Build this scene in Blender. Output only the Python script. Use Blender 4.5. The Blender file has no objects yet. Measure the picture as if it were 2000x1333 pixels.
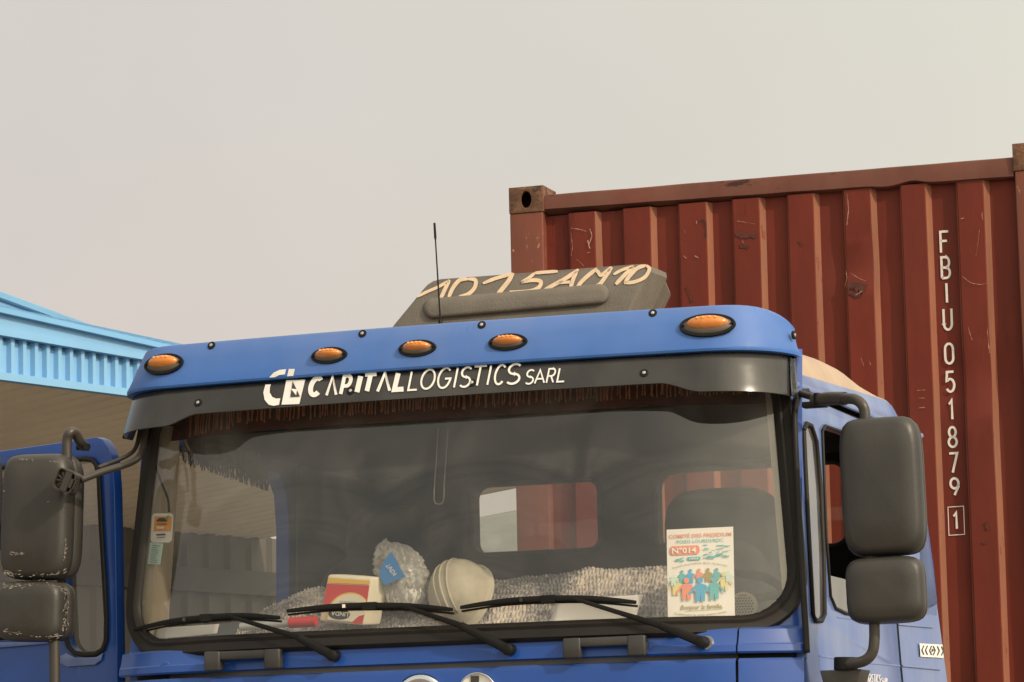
import bpy, bmesh, math, random
from mathutils import Vector as V, Matrix, noise, geometry
random.seed(7)
sc = bpy.context.scene
R = math.radians
# ------------------------------------------------------------------ camera
FPX = 6390.0
yaw, pitch, roll = R(19.4), R(8.04), 0.022
CAM = V((3.577, -9.572, 1.6))
fwd = V((-math.sin(yaw)*math.cos(pitch), math.cos(yaw)*math.cos(pitch), math.sin(pitch)))
r0 = V((math.cos(yaw), math.sin(yaw), 0)); u0 = r0.cross(fwd)
rgt = r0*math.cos(roll) - u0*math.sin(roll); upv = rgt.cross(fwd)
cd = bpy.data.cameras.new('camera'); cam = bpy.data.objects.new('camera', cd)
sc.collection.objects.link(cam); sc.camera = cam
cd.sensor_width = 36; cd.lens = 36*FPX/2000; cd.clip_end = 20000; cd.clip_start = 0.1
m = Matrix((rgt, upv, -fwd)).transposed().to_4x4(); m.translation = CAM
cam.matrix_world = m
# ------------------------------------------------------------------ sky and sun
SA, SE = R(66), R(31)
SUN = V((math.sin(SA)*math.cos(SE), -math.cos(SA)*math.cos(SE), math.sin(SE)))
w = bpy.data.worlds.new('World'); sc.world = w; w.use_nodes = True
nt = w.node_tree; nt.nodes.clear()
def wn(t): return nt.nodes.new(t)
wo = wn('ShaderNodeOutputWorld'); bg = wn('ShaderNodeBackground'); bg.inputs[1].default_value = 0.1
sky = wn('ShaderNodeTexSky'); sky.sky_type = 'NISHITA'; sky.sun_disc = False
sky.sun_elevation = SE; sky.sun_rotation = math.atan2(SUN.x, SUN.y); sky.dust_density = 8; sky.air_density = 1.2
tc = wn('ShaderNodeTexCoord')
dt = wn('ShaderNodeVectorMath'); dt.operation = 'DOT_PRODUCT'; dt.inputs[1].default_value = SUN
nt.links.new(tc.outputs['Generated'], dt.inputs[0])
rp = wn('ShaderNodeValToRGB')
mr = wn('ShaderNodeMapRange'); mr.inputs[1].default_value = -1; mr.inputs[2].default_value = 1
nt.links.new(dt.outputs['Value'], mr.inputs[0]); nt.links.new(mr.outputs[0], rp.inputs[0])
e = rp.color_ramp.elements
e[0].position = 0.0; e[0].color = (.56, .53, .53, 1)
e[1].position = 1.0; e[1].color = (1, .93, .74, 1)
for p, c in ((.18, (.60, .555, .540, 1)), (.32, (.70, .675, .595, 1)), (.8, (.84, .80, .69, 1))):
    q = e.new(p); q.color = c
sep = wn('ShaderNodeSeparateXYZ'); nt.links.new(tc.outputs['Generated'], sep.inputs[0])
rz = wn('ShaderNodeValToRGB'); nt.links.new(sep.outputs[2], rz.inputs[0])
ez = rz.color_ramp.elements
ez[0].position = 0; ez[0].color = (1.08, 1.0, .95, 1); ez[1].position = 1; ez[1].color = (.80, .82, .86, 1)
q = ez.new(.09); q.color = (1.07, 1.02, .97, 1)
q = ez.new(.22); q.color = (1.0, 1.0, 1.0, 1)
mu = wn('ShaderNodeMix'); mu.data_type = 'RGBA'; mu.blend_type = 'MULTIPLY'; mu.inputs[0].default_value = 1
nt.links.new(rp.outputs[0], mu.inputs[6]); nt.links.new(rz.outputs[0], mu.inputs[7])
sc_ = wn('ShaderNodeVectorMath'); sc_.operation = 'SCALE'; sc_.inputs['Scale'].default_value = 10.9
skn = wn('ShaderNodeTexNoise'); skn.inputs['Scale'].default_value = 7; skn.inputs['Detail'].default_value = 4; nt.links.new(tc.outputs['Generated'], skn.inputs[0])
skm = wn('ShaderNodeMapRange'); skm.inputs[1].default_value = .3; skm.inputs[2].default_value = .7; skm.inputs[3].default_value = .97; skm.inputs[4].default_value = 1.03; nt.links.new(skn.outputs[0], skm.inputs[0])
sks = wn('ShaderNodeVectorMath'); sks.operation = 'SCALE'; nt.links.new(mu.outputs[2], sks.inputs[0]); nt.links.new(skm.outputs[0], sks.inputs['Scale'])
nt.links.new(sks.outputs[0], sc_.inputs[0])
mx = wn('ShaderNodeMix'); mx.data_type = 'RGBA'; mx.inputs[0].default_value = .95
nt.links.new(sky.outputs[0], mx.inputs[6]); nt.links.new(sc_.outputs[0], mx.inputs[7])
# milky glow of the haze round the sun
gc = wn('ShaderNodeMath'); gc.operation = 'MAXIMUM'; gc.inputs[1].default_value = 0; nt.links.new(dt.outputs['Value'], gc.inputs[0])
gp_ = wn('ShaderNodeMath'); gp_.operation = 'POWER'; gp_.inputs[1].default_value = 4.5; nt.links.new(gc.outputs[0], gp_.inputs[0])
gm = wn('ShaderNodeVectorMath'); gm.operation = 'SCALE'; gm.inputs[0].default_value = (23, 20.5, 15.5); nt.links.new(gp_.outputs[0], gm.inputs['Scale'])
ga = wn('ShaderNodeVectorMath'); ga.operation = 'ADD'; nt.links.new(mx.outputs[2], ga.inputs[0]); nt.links.new(gm.outputs[0], ga.inputs[1])
nt.links.new(ga.outputs[0], bg.inputs[0]); nt.links.new(bg.outputs[0], wo.inputs[0])
sl = bpy.data.lights.new('sun', 'SUN'); sl.energy = 2.6; sl.angle = R(1.5); sl.color = (1, .84, .66)
so = bpy.data.objects.new('sun', sl); sc.collection.objects.link(so)
so.rotation_euler = SUN.to_track_quat('Z', 'Y').to_euler()
sc.view_settings.view_transform = 'Standard'; sc.view_settings.look = 'None'
sc.view_settings.exposure = 0; sc.view_settings.gamma = 1
sc.cycles.max_bounces = 10; sc.cycles.transparent_max_bounces = 16
sc.cycles.sample_clamp_indirect = 6

# ------------------------------------------------------------------ point helpers
def ray(px, py):
    return (fwd*FPX + rgt*(px-1000) - upv*(py-666.5)).normalized()
def hit(px, py, F, off=0.0):
    """point where the sight line meets the surface y = F(x, z)"""
    d = ray(px, py); lo, hi = 7.0, 20.0
    # march then bisect
    t = 8.5; prev = t
    while t < 16:
        p = CAM + d*t
        if p.y >= F(p.x, p.z): break
        prev = t; t += .02
    a, b = prev, t
    for i in range(24):
        t = (a+b)/2; p = CAM + d*t
        if p.y >= F(p.x, p.z): b = t
        else: a = t
    return CAM + d*(t-off)
def hp(px, py, axis, v, off=0.0):
    d = ray(px, py); t = (v-CAM[axis])/d[axis]; return CAM + d*(t-off)
def hpl(px, py, o, n, off=0.0):
    d = ray(px, py); t = (V(o)-CAM).dot(n)/d.dot(n); return CAM + d*t + V(n)*off

XC = -.05
def Fw(x, z):      # wind screen / cab front surface
    x -= XC; a = min(max(0, abs(x)-.5), .70)
    return .030*x*x -.090 + .14*(z-2.13) + .42*a*a
def Flow(x, z):    # lower front
    x -= XC; a = min(max(0, abs(x)-.85), .35)
    return .045*x*x - .07 + .10*(z-2.13) + 1.15*a*a

# ------------------------------------------------------------------ mesh builder
class MB:
    def __init__(s): s.v = []; s.f = []; s.m = []; s.cur = 0
    def face(s, pts):
        n = len(s.v); s.v += [V(p) for p in pts]; s.f.append(tuple(range(n, n+len(pts)))); s.m.append(s.cur)
    def add(s, vs, fs):
        n = len(s.v); s.v += [V(p) for p in vs]
        for f in fs: s.f.append(tuple(i+n for i in f)); s.m.append(s.cur)
    def grid(s, rows, closed=False):
        n = len(s.v); k = len(rows[0])
        for r_ in rows: s.v += [V(p) for p in r_]
        for i in range(len(rows)-1):
            for j in range(k if closed else k-1):
                j2 = (j+1) % k
                s.f.append((n+i*k+j, n+i*k+j2, n+(i+1)*k+j2, n+(i+1)*k+j)); s.m.append(s.cur)
    def box(s, c, size, rot=None):
        c = V(c); h = V(size)/2; rot = rot or Matrix.Identity(3); vs = []
        for z in (-1, 1):
            for y in (-1, 1):
                for x in (-1, 1): vs.append(c + rot @ V((x*h.x, y*h.y, z*h.z)))
        s.add(vs, [(0, 2, 3, 1), (4, 5, 7, 6), (0, 1, 5, 4), (2, 6, 7, 3), (0, 4, 6, 2), (1, 3, 7, 5)])
    def tube(s, pts, rad, n=12, flat=1.0, caps=True):
        pts = [V(p) for p in pts]; rings = []
        rr = rad if isinstance(rad, (list, tuple)) else [rad]*len(pts)
        ref = V((0, 0, 1)); prev = None
        for i, p in enumerate(pts):
            t = (pts[min(i+1, len(pts)-1)] - pts[max(i-1, 0)]).normalized()
            if prev is None:
                a = ref if abs(t.dot(ref)) < .9 else V((1, 0, 0))
                u = (a - t*a.dot(t)).normalized()
            else: u = (prev - t*prev.dot(t)).normalized()
            prev = u; b = t.cross(u)
            rings.append([p + u*math.cos(2*math.pi*k/n)*rr[i] + b*math.sin(2*math.pi*k/n)*rr[i]*flat for k in range(n)])
        s.grid(rings, closed=True)
        if caps:
            s.face(rings[0]); s.face(list(reversed(rings[-1])))
    def plate(s, loops, mapf, thick, nrm):
        """2-D loops (outer, holes) filled, mapped to 3-D and given thickness"""
        nrm = V(nrm)
        tri = geometry.tessellate_polygon([[V((a, b, 0)) for a, b in L] for L in loops])
        flat = [q for L in loops for q in L]
        P = [V(mapf(a, b)) for a, b in flat]; n = len(P)
        Q = [p + nrm*thick for p in P]
        s.add(P, tri)
        if thick:
            s.add(Q, [tuple(reversed(t)) for t in tri]); k = 0
            for L in loops:
                m_ = len(L)
                for i in range(m_):
                    a, b = k+i, k+(i+1) % m_
                    s.face([P[a], P[b], Q[b], Q[a]])
                k += m_
    def build(s, name, mats, parent=None, smooth=False, origin=None, bevel=0, split=35, weld=True, solid=0, sub=0):
        if not isinstance(mats, (list, tuple)): mats = [mats]
        o_ = V((0, 0, 0)); pp = parent
        while pp: o_ = o_ + pp.location; pp = pp.parent
        org = V(origin) if origin is not None else V((0, 0, 0))
        me = bpy.data.meshes.new(name)
        me.from_pydata([tuple(p-o_-org) for p in s.v], [], s.f); me.update()
        for mt in mats: me.materials.append(mt)
        for p, k in zip(me.polygons, s.m): p.material_index = k; p.use_smooth = smooth
        b = bmesh.new(); b.from_mesh(me)
        if weld: bmesh.ops.remove_doubles(b, verts=b.verts, dist=1e-5)
        bmesh.ops.recalc_face_normals(b, faces=b.faces); b.to_mesh(me); b.free()
        ob = bpy.data.objects.new(name, me); sc.collection.objects.link(ob); ob.location = org
        if parent: ob.parent = parent
        if solid:
            q = ob.modifiers.new('s', 'SOLIDIFY'); q.thickness = solid; q.offset = 0
        if bevel:
            q = ob.modifiers.new('b', 'BEVEL'); q.width = bevel; q.segments = 3; q.limit_method = 'ANGLE'; q.angle_limit = R(30)
            for p in me.polygons: p.use_smooth = True
        if sub:
            q = ob.modifiers.new('u', 'SUBSURF'); q.levels = q.render_levels = sub
        if (smooth or bevel) and split:
            q = ob.modifiers.new('e', 'EDGE_SPLIT'); q.split_angle = R(split)
        return ob
def empty(name, loc):
    o = bpy.data.objects.new(name, None); sc.collection.objects.link(o); o.location = loc; return o
def tag(o, label=None, cat=None, group=None, kind=None):
    if label: o['label'] = label
    if cat: o['category'] = cat
    if group: o['group'] = group
    if kind: o['kind'] = kind
    return o
def rrect(x0, x1, y0, y1, r, n=6):
    out = []
    for cx, cy, a0 in ((x1-r, y1-r, 0), (x0+r, y1-r, 90), (x0+r, y0+r, 180), (x1-r, y0+r, 270)):
        for k in range(n+1):
            a = R(a0+90*k/n); out.append((cx+r*math.cos(a), cy+r*math.sin(a)))
    return out
def smoothpts(pts, n=6):
    """Catmull-Rom through points"""
    pts = [V(p) for p in pts]; out = []
    for i in range(len(pts)-1):
        p0 = pts[max(i-1, 0)]; p1 = pts[i]; p2 = pts[i+1]; p3 = pts[min(i+2, len(pts)-1)]
        for k in range(n):
            t = k/n
            out.append(.5*((2*p1)+(p2-p0)*t+(2*p0-5*p1+4*p2-p3)*t*t+(-p0+3*p1-3*p2+p3)*t**3))
    out.append(pts[-1]); return out

# ------------------------------------------------------------------ materials
def mat(name, col, rough=.5, metal=0, var=.12, scale=6, bump=0, bscale=60, coat=0, dust=None, dustcol=(.36, .30, .24),
        scratch=None, scratchcol=(.55, .45, .38), stretch=(1, 1, 1), spec=.5, trans=0, rvar=.1, topdust=0, emit=None):
    mt = bpy.data.materials.new(name); mt.use_nodes = True; n = mt.node_tree; L = n.links.new
    b = n.nodes['Principled BSDF']
    g = n.nodes.new('ShaderNodeNewGeometry'); mp = n.nodes.new('ShaderNodeMapping'); L(g.outputs['Position'], mp.inputs[0])
    mp.inputs['Scale'].default_value = stretch
    nz = n.nodes.new('ShaderNodeTexNoise'); nz.inputs['Scale'].default_value = scale; nz.inputs['Detail'].default_value = 6
    nz.inputs['Roughness'].default_value = .65; L(mp.outputs[0], nz.inputs[0])
    cr = n.nodes.new('ShaderNodeMapRange'); cr.inputs[1].default_value = .3; cr.inputs[2].default_value = .7
    cr.inputs[3].default_value = 1-var; cr.inputs[4].default_value = 1+var; L(nz.outputs[0], cr.inputs[0])
    rgb = n.nodes.new('ShaderNodeRGB'); rgb.outputs[0].default_value = (*col, 1)
    sv = n.nodes.new('ShaderNodeVectorMath'); sv.operation = 'SCALE'; L(rgb.outputs[0], sv.inputs[0]); L(cr.outputs[0], sv.inputs['Scale'])
    cur = sv.outputs[0]
    def mixc(fac, c2, src):
        x = n.nodes.new('ShaderNodeMix'); x.data_type = 'RGBA'; L(fac, x.inputs[0]); L(src, x.inputs[6]); x.inputs[7].default_value = (*c2, 1)
        return x.outputs[2]
    rsock = None
    if dust:
        n2 = n.nodes.new('ShaderNodeTexNoise'); n2.inputs['Scale'].default_value = 2.2; n2.inputs['Detail'].default_value = 8
        m2 = n.nodes.new('ShaderNodeMapping'); m2.inputs['Scale'].default_value = (2.2, 2.2, .8); L(g.outputs['Position'], m2.inputs[0]); L(m2.outputs[0], n2.inputs[0])
        r2 = n.nodes.new('ShaderNodeMapRange'); r2.inputs[1].default_value = .35; r2.inputs[2].default_value = .75
        r2.inputs[3].default_value = dust*.5; r2.inputs[4].default_value = dust*1.5; L(n2.outputs[0], r2.inputs[0])
        fac = r2.outputs[0]
        if topdust:
            sx = n.nodes.new('ShaderNodeSeparateXYZ'); L(g.outputs['Normal'], sx.inputs[0])
            r3 = n.nodes.new('ShaderNodeMapRange'); r3.inputs[1].default_value = .1; r3.inputs[2].default_value = .9; r3.inputs[4].default_value = topdust
            L(sx.outputs[2], r3.inputs[0]); ad = n.nodes.new('ShaderNodeMath'); ad.operation = 'ADD'; ad.use_clamp = True
            L(fac, ad.inputs[0]); L(r3.outputs[0], ad.inputs[1]); fac = ad.outputs[0]
        cur = mixc(fac, dustcol, cur); 
    if scratch:
        for (ss, sc3, th, cc) in scratch:
            n3 = n.nodes.new('ShaderNodeTexNoise'); n3.inputs['Scale'].default_value = ss; n3.inputs['Detail'].default_value = 9; n3.inputs['Roughness'].default_value = .7
            m3 = n.nodes.new('ShaderNodeMapping'); m3.inputs['Scale'].default_value = sc3; m3.inputs['Location'].default_value = (ss, th*9, 0)
            L(g.outputs['Position'], m3.inputs[0]); L(m3.outputs[0], n3.inputs[0])
            r4 = n.nodes.new('ShaderNodeMapRange'); r4.inputs[1].default_value = th; r4.inputs[2].default_value = th+.03; L(n3.outputs[0], r4.inputs[0])
            cur = mixc(r4.outputs[0], cc, cur)
    L(cur, b.inputs['Base Color'])
    rr = n.nodes.new('ShaderNodeMapRange'); rr.inputs[1].default_value = .3; rr.inputs[2].default_value = .7
    rr.inputs[3].default_value = max(0, rough-rvar*.5); rr.inputs[4].default_value = min(1, rough+rvar); L(nz.outputs[0], rr.inputs[0])
    L(rr.outputs[0], b.inputs['Roughness'])
    b.inputs['Metallic'].default_value = metal; b.inputs['Specular IOR Level'].default_value = spec
    b.inputs['Coat Weight'].default_value = coat; b.inputs['Coat Roughness'].default_value = .12
    b.inputs['Transmission Weight'].default_value = trans
    if bump:
        bn = n.nodes.new('ShaderNodeTexNoise'); bn.inputs['Scale'].default_value = bscale; bn.inputs['Detail'].default_value = 4
        L(mp.outputs[0], bn.inputs[0]); bu = n.nodes.new('ShaderNodeBump'); bu.inputs['Strength'].default_value = bump; bu.inputs['Distance'].default_value = .01
        L(bn.outputs[0], bu.inputs['Height']); L(bu.outputs[0], b.inputs['Normal'])
    return mt
def glassmat(name, tint=(.88, .87, .84), boost=1.5, base=0.0, dust=.03, rough=.0, wiped=()):
    mt = bpy.data.materials.new(name); mt.use_nodes = True; n = mt.node_tree; L = n.links.new; n.nodes.clear()
    o = n.nodes.new('ShaderNodeOutputMaterial'); t = n.nodes.new('ShaderNodeBsdfTransparent'); t.inputs[0].default_value = (*tint, 1)
    g = n.nodes.new('ShaderNodeBsdfGlossy'); g.inputs['Roughness'].default_value = rough
    fr = n.nodes.new('ShaderNodeFresnel'); fr.inputs[0].default_value = 1.5
    # the same reflectance from either side of the pane
    ge = n.nodes.new('ShaderNodeNewGeometry'); io = n.nodes.new('ShaderNodeMapRange'); io.inputs[3].default_value = 1.5; io.inputs[4].default_value = 1/1.5
    L(ge.outputs['Backfacing'], io.inputs[0]); 
    ml = n.nodes.new('ShaderNodeMath'); ml.operation = 'MULTIPLY_ADD'; ml.use_clamp = True
    ml.inputs[1].default_value = boost; ml.inputs[2].default_value = base
    lw = n.nodes.new('ShaderNodeLayerWeight'); lw.inputs[0].default_value = .5
    pw = n.nodes.new('ShaderNodeMath'); pw.operation = 'POWER'; pw.inputs[1].default_value = 5
    L(lw.outputs['Facing'], pw.inputs[0])
    sch = n.nodes.new('ShaderNodeMath'); sch.operation = 'MULTIPLY_ADD'; sch.inputs[1].default_value = .96; sch.inputs[2].default_value = .04
    L(pw.outputs[0], sch.inputs[0]); L(sch.outputs[0], ml.inputs[0])
    mx = n.nodes.new('ShaderNodeMixShader'); L(ml.outputs[0], mx.inputs[0]); L(t.outputs[0], mx.inputs[1]); L(g.outputs[0], mx.inputs[2])
    out = mx.outputs[0]
    if dust:
        d = n.nodes.new('ShaderNodeBsdfDiffuse'); d.inputs[0].default_value = (.48, .46, .42, 1)
        nz = n.nodes.new('ShaderNodeTexNoise'); nz.inputs['Scale'].default_value = 3.5; nz.inputs['Detail'].default_value = 10; nz.inputs['Distortion'].default_value = 1.2
        L(ge.outputs['Position'], nz.inputs[0])
        mr_ = n.nodes.new('ShaderNodeMapRange'); mr_.inputs[1].default_value = .35; mr_.inputs[2].default_value = .7
        mr_.inputs[3].default_value = dust*.35; mr_.inputs[4].default_value = dust*2.0; L(nz.outputs[0], mr_.inputs[0])
        fac = mr_.outputs[0]; prev = None
        for (wx, wz, wr) in wiped:      # the film is thinner where the blades sweep, with faint arcs
            sb = n.nodes.new('ShaderNodeVectorMath'); sb.operation = 'SUBTRACT'; sb.inputs[1].default_value = (wx, 0, wz); L(ge.outputs['Position'], sb.inputs[0])
            fl = n.nodes.new('ShaderNodeVectorMath'); fl.operation = 'MULTIPLY'; fl.inputs[1].default_value = (1, 0, 1); L(sb.outputs[0], fl.inputs[0])
            ln_ = n.nodes.new('ShaderNodeVectorMath'); ln_.operation = 'LENGTH'; L(fl.outputs[0], ln_.inputs[0])
            sm_n = n.nodes.new('ShaderNodeMapRange'); sm_n.inputs[1].default_value = wr; sm_n.inputs[2].default_value = wr+.02; sm_n.inputs[3].default_value = .7; sm_n.inputs[4].default_value = 1.7; L(ln_.outputs['Value'], sm_n.inputs[0])
            na = n.nodes.new('ShaderNodeTexNoise'); na.noise_dimensions = '1D'; na.inputs['Scale'].default_value = 60; na.inputs['Detail'].default_value = 5; L(ln_.outputs['Value'], na.inputs['W'])
            ar_ = n.nodes.new('ShaderNodeMath'); ar_.operation = 'MULTIPLY_ADD'; ar_.inputs[1].default_value = .7; ar_.inputs[2].default_value = -.35; L(na.outputs[0], ar_.inputs[0])
            sm2 = n.nodes.new('ShaderNodeMath'); sm2.operation = 'ADD'; L(sm_n.outputs[0], sm2.inputs[0]); L(ar_.outputs[0], sm2.inputs[1])
            if prev is None: prev = sm2.outputs[0]
            else:
                mn = n.nodes.new('ShaderNodeMath'); mn.operation = 'MINIMUM'; L(prev, mn.inputs[0]); L(sm2.outputs[0], mn.inputs[1]); prev = mn.outputs[0]
        if prev is not None:
            mm_ = n.nodes.new('ShaderNodeMath'); mm_.operation = 'MULTIPLY'; mm_.use_clamp = True; L(fac, mm_.inputs[0]); L(prev, mm_.inputs[1]); fac = mm_.outputs[0]
        m2 = n.nodes.new('ShaderNodeMixShader'); L(fac, m2.inputs[0]); L(out, m2.inputs[1]); L(d.outputs[0], m2.inputs[2]); out = m2.outputs[0]
    L(out, o.inputs[0]); return mt
BLUE = (.006, .070, .34)
M = {}
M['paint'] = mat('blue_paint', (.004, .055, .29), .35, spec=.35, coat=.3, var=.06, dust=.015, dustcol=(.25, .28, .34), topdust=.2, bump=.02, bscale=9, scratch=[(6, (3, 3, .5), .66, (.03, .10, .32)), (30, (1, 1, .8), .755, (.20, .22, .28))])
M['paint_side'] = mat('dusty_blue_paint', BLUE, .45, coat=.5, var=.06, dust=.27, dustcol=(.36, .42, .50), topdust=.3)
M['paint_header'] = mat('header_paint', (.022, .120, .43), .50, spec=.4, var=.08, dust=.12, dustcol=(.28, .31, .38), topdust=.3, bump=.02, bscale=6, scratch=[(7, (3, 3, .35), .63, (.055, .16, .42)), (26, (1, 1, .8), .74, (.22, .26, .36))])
M['sand'] = mat('sand_dust', (.40, .305, .23), .9, var=.1, bump=.1)
M['visor'] = mat('visor_plastic', (.012, .012, .013), .23, spec=.45, var=.2, dust=.19, dustcol=(.18, .17, .15), rvar=.06, bump=.03, bscale=14, scratch=[(9, (1, 1, .25), .70, (.12, .11, .10))])
M['black'] = mat('black_plastic', (.005, .005, .005), .5, spec=.22, var=.3, dust=.01)
M['rubber'] = mat('rubber', (.007, .006, .006), .5, spec=.25, var=.25, dust=.06, dustcol=(.16, .13, .10))
M['grey_plastic'] = mat('mirror_plastic', (.017, .016, .015), .42, var=.2, dust=.20, dustcol=(.085, .075, .064), topdust=.25, bump=.05, bscale=160,
                        scratch=[(30, (.4, 1, 2.5), .735, (.30, .26, .21))])
M['worn_plastic'] = mat('worn_plastic', (.016, .015, .014), .42, var=.2, dust=.20, dustcol=(.10, .088, .072), topdust=.3, bump=.06, bscale=150,
                        scratch=[(14, (1, 1, 2.2), .67, (.42, .37, .30)), (40, (.5, 1, 2), .69, (.30, .26, .2))])
M['wear'] = mat('scuffed_edge', (.30, .26, .22), .7, var=.6, scale=70, stretch=(.5, 1, 2.5))
M['deflector'] = mat('weathered_plastic', (.085, .076, .066), .8, spec=.3, var=.28, scale=9, dust=.35, dustcol=(.20, .175, .145), bump=.25, bscale=120, topdust=.3)
M['bulge'] = M['deflector']
M['handpaint'] = mat('cream_paint', (.62, .47, .33), .85, var=.12, scale=40)
M['white'] = mat('white_vinyl', (.74, .71, .67), .55, var=.06, scale=20)
M['metal'] = mat('bolt_steel', (.55, .52, .48), .30, metal=.9, var=.2)
M['chrome'] = mat('chrome', (.75, .77, .80), .12, metal=1, var=.03)
M['tube'] = mat('tube_paint', (.022, .019, .017), .4, var=.25, dust=.16, dustcol=(.14, .115, .09), topdust=.3)
M['amber'] = mat('amber_lens', (.62, .19, .015), .18, coat=.5, var=.15, scale=60, dust=.1)
M['amber_led'] = mat('amber_led', (1.0, .42, .08), .25, var=.05)
M['amber_base'] = mat('lamp_base', (.06, .045, .035), .5, var=.2, dust=.2)
M['cont'] = mat('container_paint', (.135, .020, .012), .6, spec=.22, var=.2, scale=3.5, stretch=(2, 2, .5), dust=.07, dustcol=(.20, .09, .05), bump=.06, bscale=20,
                scratch=[(3.1, (2.2, 2.2, .35), .60, (.105, .018, .012)), (5.5, (1.2, 1.2, .6), .665, (.055, .018, .015)), (18, (1.3, 1.3, .30), .70, (.24, .085, .055)), (24, (1, 1, .35), .715, (.42, .24, .17)), (60, (.6, 1, 2.0), .73, (.5, .33, .25))])
M['cont_slope_lit'] = mat('container_lit_slope_paint', (.21, .062, .030), .75, var=.3, scale=5, stretch=(2, 2, .4), dust=.25, dustcol=(.28, .16, .10),  # brighter copy of the container red: sunlight on rib slopes put into the colour
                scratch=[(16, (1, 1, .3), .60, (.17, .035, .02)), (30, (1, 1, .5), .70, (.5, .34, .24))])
M['cont_post'] = mat('container_post_paint', (.14, .030, .018), .65, var=.25, scale=6, stretch=(2, 2, .5), dust=.2, dustcol=(.22, .11, .05),
                     scratch=[(11, (1.4, 1.4, .5), .62, (.36, .20, .10)), (30, (1, 1, .5), .67, (.48, .33, .22))])
M['cont_rail'] = mat('container_rail_paint', (.120, .036, .026), .65, spec=.25, var=.25, scale=4, dust=.2, dustcol=(.22, .13, .09), scratch=[(7, (.5, 1, 2), .60, (.05, .018, .014)), (40, (1, 1, 1), .72, (.4, .25, .18))])
M['rust'] = mat('rust', (.13, .062, .034), .85, var=.6, scale=14, bump=.5, bscale=60, scratch=[(9, (1, 1, 1), .54, (.045, .03, .02)), (15, (1, 1, 1), .62, (.33, .17, .08))])
M['dark'] = mat('dark_inside', (.006, .005, .005), .9)
M['serial'] = mat('serial_paint', (.68, .64, .60), .6, var=.06)
M['fascia'] = mat('pale_blue_sheet', (.17, .39, .64), .5, var=.10, scale=.5, stretch=(1, 1, .4), dust=.05)
M['fascia_dark'] = mat('blue_trim', (.15, .36, .60), .5, var=.08, scale=.6)
M['soffit'] = mat('brown_soffit', (.68, .61, .52), .7, var=.08, scale=.5)
M['shedwall'] = mat('grey_sheet_wall', (.075, .068, .056), .7, var=.25, scale=.7, stretch=(1, 1, .3))
M['shedrail'] = mat('wall_rail', (.045, .042, .036), .7)
M['trim'] = mat('cabin_trim', (.35, .30, .225), .7, var=.08, dust=.1)
M['cab_in'] = mat('cabin_grey', (.035, .035, .034), .8, var=.15)
M['headliner'] = mat('headliner', (.05, .045, .045), .9, var=.3, scale=5)
M['seat'] = mat('seat_cloth', (.018, .018, .019), .9, var=.2)
M['dash'] = mat('dash_plastic', (.07, .075, .078), .6, var=.1, dust=.15)
M['curtain'] = mat('curtain_cloth', (.07, .018, .012), .95, var=.5, scale=22, bump=.2)
M['fringe'] = mat('fringe_yarn', (.46, .19, .10), .95, var=.4, scale=40)
M['fringe_grey'] = mat('fringe_grey', (.09, .075, .07), .95, var=.4, scale=40)
M['glass'] = glassmat('windscreen_glass', boost=2.0, dust=.055, wiped=((-.52, 2.06, .58), (.10, 2.06, .60), (.80, 2.06, .62)))
M['side_glass'] = glassmat('side_glass', boost=1.5, base=.04, dust=.09)
M['rear_glass'] = glassmat('rear_glass', boost=1.0, dust=.05)
M['paper'] = mat('paper', (.78, .76, .72), .8, var=.04)
M['cream'] = mat('cream_paper', (.80, .74, .58), .8, var=.05)
M['red'] = mat('red_print', (.62, .035, .035), .5, var=.08)
M['yellow'] = mat('yellow_print', (.80, .50, .06), .5, var=.06)
M['navy'] = mat('navy_print', (.03, .035, .06), .5)
M['ink'] = mat('ink', (.05, .05, .06), .7)
M['bagblue'] = mat('blue_film', (.04, .22, .55), .3, var=.15)
M['p_red'] = mat('print_coral', (.72, .27, .18), .7, var=.1)
M['p_teal'] = mat('print_teal', (.10, .42, .46), .7, var=.1)
M['p_blue'] = mat('print_blue', (.06, .36, .60), .7, var=.1)
M['p_yellow'] = mat('print_yellow', (.72, .62, .27), .7, var=.1)
M['p_olive'] = mat('print_olive', (.35, .28, .08), .7, var=.1)
M['p_pale'] = mat('print_pale_blue', (.52, .72, .68), .7, var=.1)
M['orange'] = mat('print_orange', (.80, .34, .06), .6, var=.05)
M['green'] = mat('print_green', (.05, .35, .08), .6)
M['helmet'] = mat('helmet_plastic', (.50, .46, .36), .55, var=.2, scale=14, dust=.3, dustcol=(.36, .31, .22), bump=.1, scratch=[(30, (1, 1, 1), .66, (.20, .16, .11)), (12, (1, 1, 1), .66, (.33, .28, .2))])
M['ground'] = mat('compacted_dirt', (.21, .185, .155), .95, var=.2, scale=.7, bump=.4, bscale=12)
M['hill'] = mat('far_hill', (.24, .26, .24), .95, var=.35, scale=.012)
M['tyre'] = mat('tyre', (.02, .02, .02), .8)
M['silver'] = mat('silver_tube', (.5, .5, .5), .4, metal=.3)

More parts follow.
